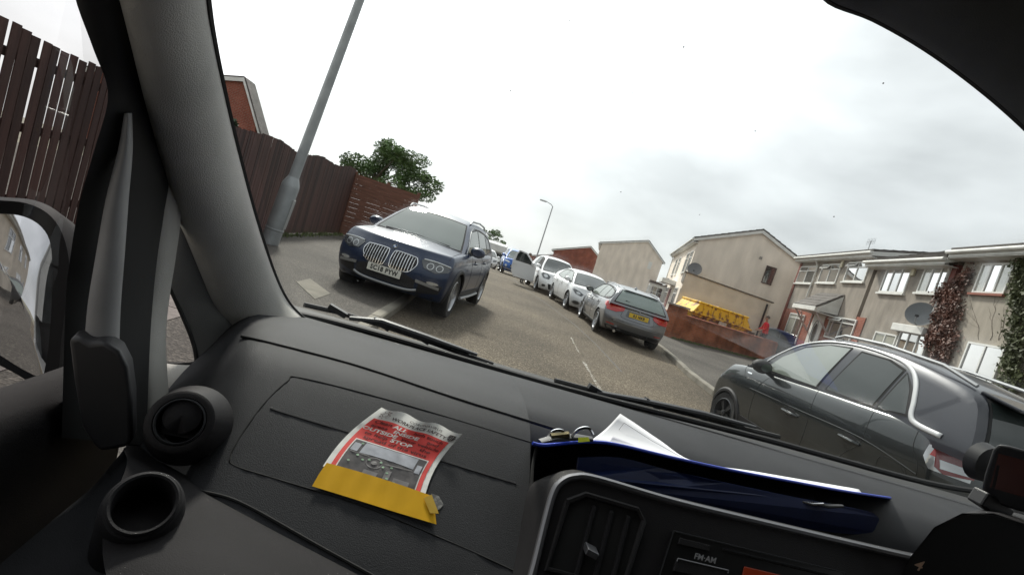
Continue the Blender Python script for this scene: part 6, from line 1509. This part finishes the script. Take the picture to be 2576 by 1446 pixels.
# ---- roof, visor, far door, bulkhead
ribbon('header_rail', M_visor, [aty(2040, -60, .66), aty(2090, 2, .66), aty(2200, 48, .66), aty(2330, 122, .655), aty(2460, 216, .65), aty(2576, 316, .64), aty(2700, 440, .62)], [aty(2300, -260, .60), aty(2380, -180, .60), aty(2480, -100, .60), aty(2600, 0, .60), aty(2700, 80, .60), aty(2800, 160, .59), aty(2900, 260, .58)], .02, 8, 30, back=.03)
b = B(); b.path(curve_pts([aty(2040, -64, .68), aty(2090, 0, .68), aty(2200, 44, .68), aty(2330, 118, .68), aty(2460, 212, .67), aty(2576, 312, .66), aty(2700, 436, .64)], 30), .006, 6); vb(b, 'header_seal', M_rub, smooth=True)
b = B(); b.box(-.62, 1.96, -1.2, .62, 2.02, 2.06); vb(b, 'roof', M_visor)
b = B(); b.box(-.62, 1.96, -1.24, -1.2, .2, 2.06); vb(b, 'bulkhead', M_visor)
b = B(); b.box(-.6, 1.96, -1.2, 1.2, .25, .30); vb(b, 'floor', M_gap)
b = B(); b.box(1.90, 1.96, -1.2, 1.3, .3, 1.12); vb(b, 'driver_door', M_dash2)
b = B(); b.box(1.90, 1.96, -1.2, -.2, 1.121, 2.02); vb(b, 'driver_pillar', M_visor)
b = B(); b.box(-.58, -.47, -1.2, -.25, 1.061, 2.02); vb(b, 'passenger_pillar', M_visor)
ribbon('far_pillar', M_visor, [V(1.80, 1.14, 1.1), V(1.82, .95, 1.4), V(1.84, .72, 1.8), V(1.85, .6, 2.02)], [V(1.92, 1.04, 1.1), V(1.94, .85, 1.4), V(1.95, .62, 1.8), V(1.95, .5, 2.02)], .03)
# ---- wipers outside the glass
def wiper(pts, arm, Y):
    w = B(); w.path([aty(x, y, Y) for x, y in pts], .0075, 6, flat=.8); o = vb(w, 'wiper_blade', M_rub, van, smooth=True)
    w = B(); w.path([aty(x, y, Y-.01) for x, y in arm], [.009, .012, .012, .007][:len(arm)], 8, flat=.6); vb(w, 'wiper_arm', M_black, o, smooth=True)
    for (x, y) in pts[1:-1:1]:
        w = B(); w.obox(aty(x, y-3, Y-.006), V(.022,0,-.006), V(0,.008,0), V(.002,0,.006)); vb(w, 'blade_claw', M_black, o)
wiper([(765, 766), (850, 785), (960, 818), (1060, 852), (1160, 888), (1240, 916)], [(880, 800), (960, 808), (1075, 848), (1200, 892)], 1.20)
wiper([(1395, 956), (1500, 984), (1640, 1018), (1760, 1048), (1860, 1074), (1960, 1098)], [(1500, 986), (1620, 1008), (1770, 1040), (1900, 1074)], 1.20)
b = B(); b.path([aty(1690, 1024, 1.2), aty(1760, 1036, 1.2), aty(1850, 1066, 1.2)], .004, 6); vb(b, 'washer_hose', M_rub, van)

# ------------------------------------------------------------------ leaflet taped to the dashboard
LFX = [(960, 1022), (1163, 1090), (812, 1172), (1068, 1250)]         # tl, tr, bl, br
M_paper = mat('paper', (.84, .84, .80), .8, var=.05, vscale=20)
def LS(u, v, o_=0.0):
    """point on the leaflet: u across, v down; the top edge lifts and ripples"""
    px = lerp(lerp(LFX[0][0], LFX[1][0], u), lerp(LFX[2][0], LFX[3][0], u), v) - 16*math.sin(math.pi*v)*1.0
    py = lerp(lerp(LFX[0][1], LFX[1][1], u), lerp(LFX[2][1], LFX[3][1], u), v) + 4*math.sin(u*15+.6)*max(0, 1-v*3.2)
    lift = .0025 + .013*max(0, 1-v*2.1)**1.5 + .006*max(0, 1-v*3)*(.5+.5*math.sin(u*15)) + .003*math.sin(u*3.1)*(1-v)
    return dash_hit(px, py, lift + o_)
_cache = {}
def LSg(u, v, o_=0.0):
    """leaflet surface, interpolated from a fixed grid"""
    NU, NV = 24, 24
    a = min(max(u, 0), 1)*NU; c = min(max(v, 0), 1)*NV; i, j = min(int(a), NU-1), min(int(c), NV-1); f, g_ = a-i, c-j
    def q(i_, j_):
        if (i_, j_) not in _cache: _cache[(i_, j_)] = LS(i_/NU, j_/NV)
        return _cache[(i_, j_)]
    p = q(i,j).lerp(q(i+1,j), f).lerp(q(i,j+1).lerp(q(i+1,j+1), f), g_)
    return p + (EYE-p).normalized()*o_
lo_ = LSg(.5, 1.0)
leaf = empty('leaflet', lo_, label='curled white and red safety leaflet taped to the dashboard', cat='leaflet')
def lb(b, name, m, parent=None, **k):
    b.v = [(x-lo_.x, y-lo_.y, z-lo_.z) for x, y, z in b.v]; return b.build(name, m, parent or leaf, **k)
def lpatch(name, m, u0, u1, v0, v1, o_, nu=20, nv=14, parent=None, fn=None):
    b = B(); b.grid([[LSg(*(fn(lerp(u0,u1,i/nu), lerp(v0,v1,j/nv)) if fn else (lerp(u0,u1,i/nu), lerp(v0,v1,j/nv))), o_) for i in range(nu+1)] for j in range(nv+1)]); return lb(b, name, m, parent, smooth=True)
sheet_ = lpatch('sheet', M_paper, 0, 1, 0, 1, 0, 24, 24)
M_redink = mat('red_ink', (.80, .07, .06), .6, var=.08, vscale=60); M_blackink = mat('black_ink', (.05, .03, .03), .6); M_darkred = mat('dark_red_ink', (.10, .012, .012), .6); M_whiteink = mat('white_ink', (.84, .82, .78), .7)
lpatch('red_panel', M_redink, .055, .945, .155, 1, .0006, 20, 20, sheet_)
lpatch('photo_border', M_whiteink, .10, .90, .475, 1, .0010, 16, 14, sheet_)
M_pic = mat('photo_grey', (.045, .042, .045), .5, col2=(.11, .10, .10), vscale=70, thr=(.4, .65))
lpatch('photo', M_pic, .112, .888, .488, 1, .0014, 16, 14, sheet_)
lpatch('photo_windscreen', mat('photo_sky', (.44, .46, .51), .5, var=.2, vscale=60), .23, .80, .495, .64, .0018, 16, 6, sheet_, fn=lambda u, v: (u, v + .05*(u-.5)**2*4*(v > .6)))
lpatch('photo_side_window', MATS['photo_sky'], .125, .20, .53, .645, .0018, 4, 5, sheet_); lpatch('photo_side_window', MATS['photo_sky'], .82, .875, .58, .70, .0018, 4, 5, sheet_)
def lcircle(name, m, u, v, r, o_, parent, ring=0):
    b = B(); A = [2*math.pi*k/20 for k in range(20)]; rr = [r*(1-ring), r] if ring else [.02*r, r]
    b.grid([[LSg(u+q*math.cos(a), v+q*.95*math.sin(a), o_) for a in A] for q in rr], True); return lb(b, name, m, parent)
lcircle('photo_wheel', mat('photo_light', (.2,.19,.19), .5), .42, .735, .085, .0019, sheet_, .16); lcircle('photo_hub', MATS['photo_light'], .42, .735, .03, .0019, sheet_)
lpatch('photo_console', MATS['photo_light'], .14, .34, .655, .668, .0019, 8, 2, sheet_); lpatch('photo_console', MATS['photo_light'], .52, .80, .70, .715, .0019, 8, 2, sheet_, fn=lambda u, v: (u, v-.1*(u-.52)))
lpatch('photo_seat', MATS['photo_light'], .36, .50, .86, .98, .0019, 6, 4, sheet_); lpatch('photo_seat', MATS['photo_light'], .66, .82, .86, .98, .0019, 6, 4, sheet_); lpatch('photo_gearbox', MATS['photo_light'], .56, .62, .78, .98, .0019, 4, 6, sheet_)
M_dot = mat('green_dot', (.33, .50, .34), .6)
for (u, v) in ((.20, .52), (.23, .69), (.30, .735), (.18, .80), (.36, .71), (.48, .70), (.52, .755), (.60, .73), (.58, .82), (.60, .90), (.68, .93)): lcircle('touch_point_dot', M_dot, u, v, .014, .0022, sheet_)
def ltext(s, u, v, h, m, bold=.0, sp_=1.0, wide=1.25):
    vs, fs = text_mesh(s, h, bold, space=sp_); b = B(); b.add([LSg(u + x*wide, v - y*1.0, .0014) for x, y in vs], fs); lb(b, 'lettering', m, sheet_)
ltext('CORONAVIRUS', .60, .060, .040, M_blackink, wide=1.4); ltext('WORKPLACE SAFETY', .555, .112, .050, M_blackink, .0012, wide=1.35)
ltext('Clean', .20, .192, .056, M_darkred, .001, wide=1.6); ltext('ALL', .40, .194, .060, M_whiteink, .002, wide=1.6); ltext('high touch', .73, .192, .052, M_darkred, .001, wide=1.55)
ltext('areas', .20, .250, .056, M_darkred, .001, wide=1.6); ltext('INSIDE', .51, .252, .060, M_whiteink, .002, wide=1.6); ltext('and', .82, .250, .056, M_darkred, .001, wide=1.6)
ltext('OUTSIDE', .25, .310, .060, M_whiteink, .002, wide=1.6); ltext('your vehicle', .71, .308, .054, M_darkred, .001, wide=1.6)
ltext('to help', .25, .368, .056, M_darkred, .001, wide=1.6); ltext('STOP', .53, .368, .062, M_whiteink, .002, wide=1.6); ltext('the', .80, .366, .056, M_darkred, .001, wide=1.6)
ltext('spread of the virus', .50, .428, .058, M_darkred, .001, wide=1.6)
lcircle('sun_symbol', M_darkred, .12, .075, .032, .0012, sheet_, .14)
for k in range(8):
    a = 2*math.pi*k/8; b = B(); b.path([LSg(.12+.042*math.cos(a), .075+.042*math.sin(a), .0012), LSg(.12+.062*math.cos(a), .075+.06*math.sin(a), .0012)], .0004, 4); lb(b, 'sun_ray', M_darkred, sheet_)
b = B(); sh = [(.89,.055),(.965,.055),(.968,.09),(.95,.12),(.928,.135),(.905,.12),(.888,.09)]; b.path([LSg(u, v, .0014) for u, v in sh+[sh[0]]], .0006, 4); 
for k in range(3): b.path([LSg(.905+.022*k, .06, .0014), LSg(.91+.018*k, .12, .0014)], .0005, 4)
lb(b, 'shield_emblem', M_blackink, sheet_)
# yellow tape over its lower edge
tp = [[(822, 1163), (905, 1186), (1000, 1216), (1086, 1246)], [(802, 1192), (890, 1218), (990, 1250), (1094, 1284)], [(785, 1222), (880, 1251), (985, 1284), (1098, 1318)]]
tl0 = dash_hit(940, 1240); tape = empty('tape_strip', tl0, label='strip of yellow tape holding the leaflet, right end folded over', cat='tape')
M_tape = mat('yellow_tape', (.68, .38, .014), .6, spec=.15, var=.12, vscale=14)
def tb(b, name, m, **k):
    b.v = [(x-tl0.x, y-tl0.y, z-tl0.z) for x, y, z in b.v]; return b.build(name, m, tape, **k)
tA, tB, tC = dash_hit(822, 1163, .006), dash_hit(1086, 1246, .006), LSg(.5, .80, .003)     # the tape is stiff: one flat strip across the curve
tn = (tB-tA).cross(tC-tA).normalized()
def TP(px, py, o_=0.0):
    d = ray(px, py); t = (tA-EYE).dot(tn)/d.dot(tn); p = EYE + d*t; return p + (EYE-p).normalized()*o_
b = B(); rows = []
for r in tp:
    c_ = curve_pts([(x, y, 0) for x, y in r], 26); rows.append([TP(p.x, p.y, .0006*math.sin(p.x*.043) + .0004*math.sin(p.x*.11+p.y*.07)) for p in c_])
b.grid(rows); tb(b, 'tape', M_tape, smooth=True)
b = B(); b.add([TP(1066, 1252, .002), TP(1086, 1243, .004), TP(1104, 1291, .004), TP(1082, 1290, .002)], [(0,1,2,3)]); tb(b, 'folded_end', mat('tape_light', (.62, .40, .05), .45), solid=.0005)
rp = dash_hit(1110, 1270); resid = empty('tape_residue', rp, label='patch of grey torn tape residue beside the yellow tape', cat='residue')
b = B(); b.v = []; P_ = [dash_hit(x, y, .0012) - rp for x, y in ((1085, 1240), (1104, 1247), (1116, 1268), (1106, 1280), (1095, 1284), (1090, 1262))]; b.add(P_, [tuple(range(6))]); b.build('residue', mat('residue_grey', (.10, .10, .10), .8, col2=(.22,.22,.21), vscale=160, thr=(.45,.55)), resid)

# ------------------------------------------------------------------ blue clip folder with papers
M_blue = mat('blue_board', (.015, .045, .34), .45, spec=.4); M_blueshade = mat('blue_board_shaded', (.008, .022, .10), .5)  # second blue: same board, the lower leaf's shade put into its colour
fp = aty(1340, 1118, .665); fold = empty('clipboard_folder', fp, label='blue clipboard folder lying in the dashboard tray', cat='clipboard')
def fb_(b, name, m, parent=None, **k):
    b.v = [(x-fp.x, y-fp.y, z-fp.z) for x, y, z in b.v]; return b.build(name, m, parent or fold, **k)
edge = [(1340, 1114), (1370, 1119), (1450, 1112), (1500, 1111), (1560, 1119), (1700, 1152), (1850, 1184), (2000, 1212), (2120, 1234), (2240, 1252)]
def eY(px): return lerp(.665, .86, (px-1340)/900)
ec = [aty(p.x, p.y, eY(p.x)) for p in curve_pts([(x, y, 0) for x, y in edge], 44)]
far = []
for p in ec:
    d = (p-EYE); far.append(EYE + d*1.30 + V(0, 0, -.004))
b = B(); b.grid([ec, far]); fb_(b, 'upper_leaf', M_blue, solid=.0036)
b = B(); b.path(ec, .0024, 6); fb_(b, 'leaf_edge', mat('blue_edge', (.02, .06, .52), .35), smooth=True)
lowr = [(1455, 1150), (1452, 1185), (1470, 1200), (1600, 1232), (1800, 1282), (2000, 1322), (2120, 1340), (2185, 1340), (2204, 1318), (2206, 1298), (2160, 1280), (1960, 1242), (1700, 1186), (1560, 1150)]
b = B(); c_ = [aty(p.x, p.y, eY(p.x)-.012+.02*((p.y-1150)/190 < .2)) for p in curve_pts([(x, y, 0) for x, y in lowr] + [(1455, 1150, 0)], 56)][:-1]
b.add(c_, [tuple(range(len(c_)))]); fb_(b, 'lower_leaf', M_blueshade, solid=.003)
# clip: sprung jaw with wire loops, plus a yellow tag
cl_ = aty(1400, 1106, .69)
b = B(); b.path([aty(1358, 1112, .68), aty(1395, 1103, .69), aty(1450, 1100, .70), aty(1490, 1104, .70)], [.007, .009, .009, .006], 8, flat=.5); clip = fb_(b, 'clip_jaw', M_black, smooth=True)
for pts in ([(1375, 1104), (1392, 1084), (1415, 1083), (1424, 1100)], [(1432, 1104), (1455, 1080), (1480, 1076), (1492, 1092)]):
    b = B(); b.path(curve_pts([aty(x, y, .695) for x, y in pts], 16), .0022, 6); fb_(b, 'clip_wire', M_chrome, clip, smooth=True)
b = B(); b.path([aty(1385, 1099, .69), aty(1430, 1094, .695)], .006, 8); fb_(b, 'clip_roller', mat('bronze', (.18, .15, .08), .35, metal=.8), clip, smooth=True)
b = B(); b.add([aty(1455, 1100, .685), aty(1480, 1099, .685), aty(1484, 1110, .68), aty(1454, 1112, .68)], [(0,1,2,3)]); fb_(b, 'yellow_tag', mat('tag_lime', (.55, .62, .03), .5), clip, solid=.001)
for (x, y, w_) in ((2040, 1264, 30), (2080, 1270, 40)):
    b = B(); b.path([aty(x-w_, y-6, .80), aty(x, y+2, .80), aty(x+w_, y+2, .80)], [.004, .006, .004], 8, flat=.6); fb_(b, 'lower_clip', M_chrome if w_ < 35 else M_black, smooth=True)
# sheets of paper
pp = aty(1560, 1116, .72); papers = empty('paper_sheets', pp, label='loose white paper sheets curling up from the blue folder', cat='paper')
def pb(b, name, m, **k):
    b.v = [(x-pp.x, y-pp.y, z-pp.z) for x, y, z in b.v]; return b.build(name, m, papers, **k)
M_paper2 = mat('paper_white', (.66, .665, .69), .8)
def psheet(name, near, farp, ya, yb, m, o_=0):
    N_, F_ = curve_pts([(x, y, 0) for x, y in near], 30), curve_pts([(x, y, 0) for x, y in farp], 30)
    b = B(); rows = []
    for j in range(7):
        t = j/6; rows.append([aty(lerp(p.x, q.x, t), lerp(p.y, q.y, t) + 6*math.sin(math.pi*t)*(1-k/30), lerp(eY(p.x)+ya, eY(p.x)+yb, t)) for k, (p, q) in enumerate(zip(N_, F_))])
    b.grid(rows); return pb(b, name, m, smooth=True, solid=.0004)
psheet('sheet', [(1482, 1110), (1550, 1117), (1640, 1138), (1740, 1161), (1900, 1193), (2040, 1217), (2168, 1240)], [(1560, 1040), (1600, 1066), (1660, 1107), (1745, 1160), (1900, 1184), (2040, 1208), (2160, 1229)], .006, .13, M_paper2)
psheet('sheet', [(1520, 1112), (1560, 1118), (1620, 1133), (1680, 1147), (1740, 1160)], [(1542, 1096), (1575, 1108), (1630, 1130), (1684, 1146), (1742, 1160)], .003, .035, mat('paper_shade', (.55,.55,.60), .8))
b = B(); b.path([aty(1550, 1090, eY(1550)+.07), aty(1570, 1063, eY(1560)+.085), aty(1640, 1108, eY(1640)+.085), aty(1720, 1152, eY(1720)+.07)], .0003, 4); pb(b, 'printed_line', M_blackink)

# ------------------------------------------------------------------ sat-nav on the right
sp_ = aty(2530, 1300, .66); nav = empty('sat_nav', sp_, label='small black sat-nav screen on a stalk at the right edge', cat='sat-nav')
def nb(b, name, m, parent=None, **k):
    b.v = [(x-sp_.x, y-sp_.y, z-sp_.z) for x, y, z in b.v]; return b.build(name, m, parent or nav, **k)
def nY(px): return lerp(.68, .62, (px-2465)/180)
body_px = [(2470, 1225), (2478, 1190), (2498, 1130), (2512, 1116), (2540, 1120), (2680, 1160), (2700, 1178), (2680, 1290), (2660, 1302), (2560, 1284), (2478, 1256)]
P1 = [aty(x, y, nY(x)) for x, y in body_px]; nd = (aty(2560, 1200, .70)-aty(2560, 1200, .65)).normalized()
b = B(); b.prism(P1, nd*.022); nb(b, 'case', M_black, bevel=.004, bseg=3, smooth=True)
scr = [(2490, 1225), (2512, 1140), (2670, 1182), (2652, 1272)]
b = B(); b.add([aty(x, y, nY(x)) - nd*.0012 for x, y in scr], [(0,1,2,3)]); s_ = nb(b, 'screen', mat('nav_screen', (.075, .030, .026), .25))
b = B(); b.add([aty(x, y, nY(x)) - nd*.0018 for x, y in ((2494, 1226), (2508, 1168), (2516, 1170), (2502, 1230))], [(0,1,2,3)]); nb(b, 'screen_margin', mat('nav_dark', (.02,.018,.018), .3), s_)
b = B(); b.obox(aty(2492, 1268, .675), V(.03,0,-.008), V(0,.012,0), V(.003,0,.012)); nb(b, 'mount_base', M_black, bevel=.003)
b = B(); b.lathe([(.001, .012), (.03, .008), (.034, -.01)], aty(2480, 1165, .72), (0,-1,0), 20); nb(b, 'suction_mount', M_black, smooth=True)
b = B(); b.path([aty(2496, 1274, .675), aty(2492, 1290, .68), aty(2496, 1330, .70)], .002, 6); nb(b, 'cable', M_rub)

# ------------------------------------------------------------------ what the wing mirror sees: house and car behind
hM = empty('terrace_house', (-7.6, -9, .11), rad(-90), label='beige harled house behind the van, seen in the wing mirror', cat='house')
gable_block(hM, -3, 22, 6, -.3, 5.2, 6.6, 3, M_harl3, over=.3, tiles=False)
for u in (-1, 2.5, 6, 9.5, 13, 16.5):
    window(hM, TF, u, u+1.5, 3.2, 4.6, mull=(.5,), transom=.7, glass=G_dark); window(hM, TF, u, u+1.8, .8, 2.2, mull=(.5,), glass=G_dark)
hM.rotation_euler = (0, 0, rad(-90)); 
c = Car('saloon_car', (-4.5, -12.5, .1), rad(80), 1.0, hatch(1.46, 2.1), paint('paint_black', (.015,.016,.018), .3, .3), 'dark parked car behind the van, seen in the wing mirror')
c.wheels('five'); c.side_glass('side_window', [(1.0, 1.0), (.40, 1.31), (-.22, 1.36), (-.22, 1.0)], CG_mid); c.side_glass('side_window', [(-.30, 1.0), (-.30, 1.36), (-1.0, 1.32), (-1.3, 1.06)], CG_mid); c.screen('windscreen', (1.24, 1.0), (.50, 1.335), .91, .86, CG_mid); c.screen('rear_window', (-2.0, 1.05), (-1.68, 1.27), .8, .78, CG_mid); c.mirror(.8, 1.0, MATS['paint_black'])
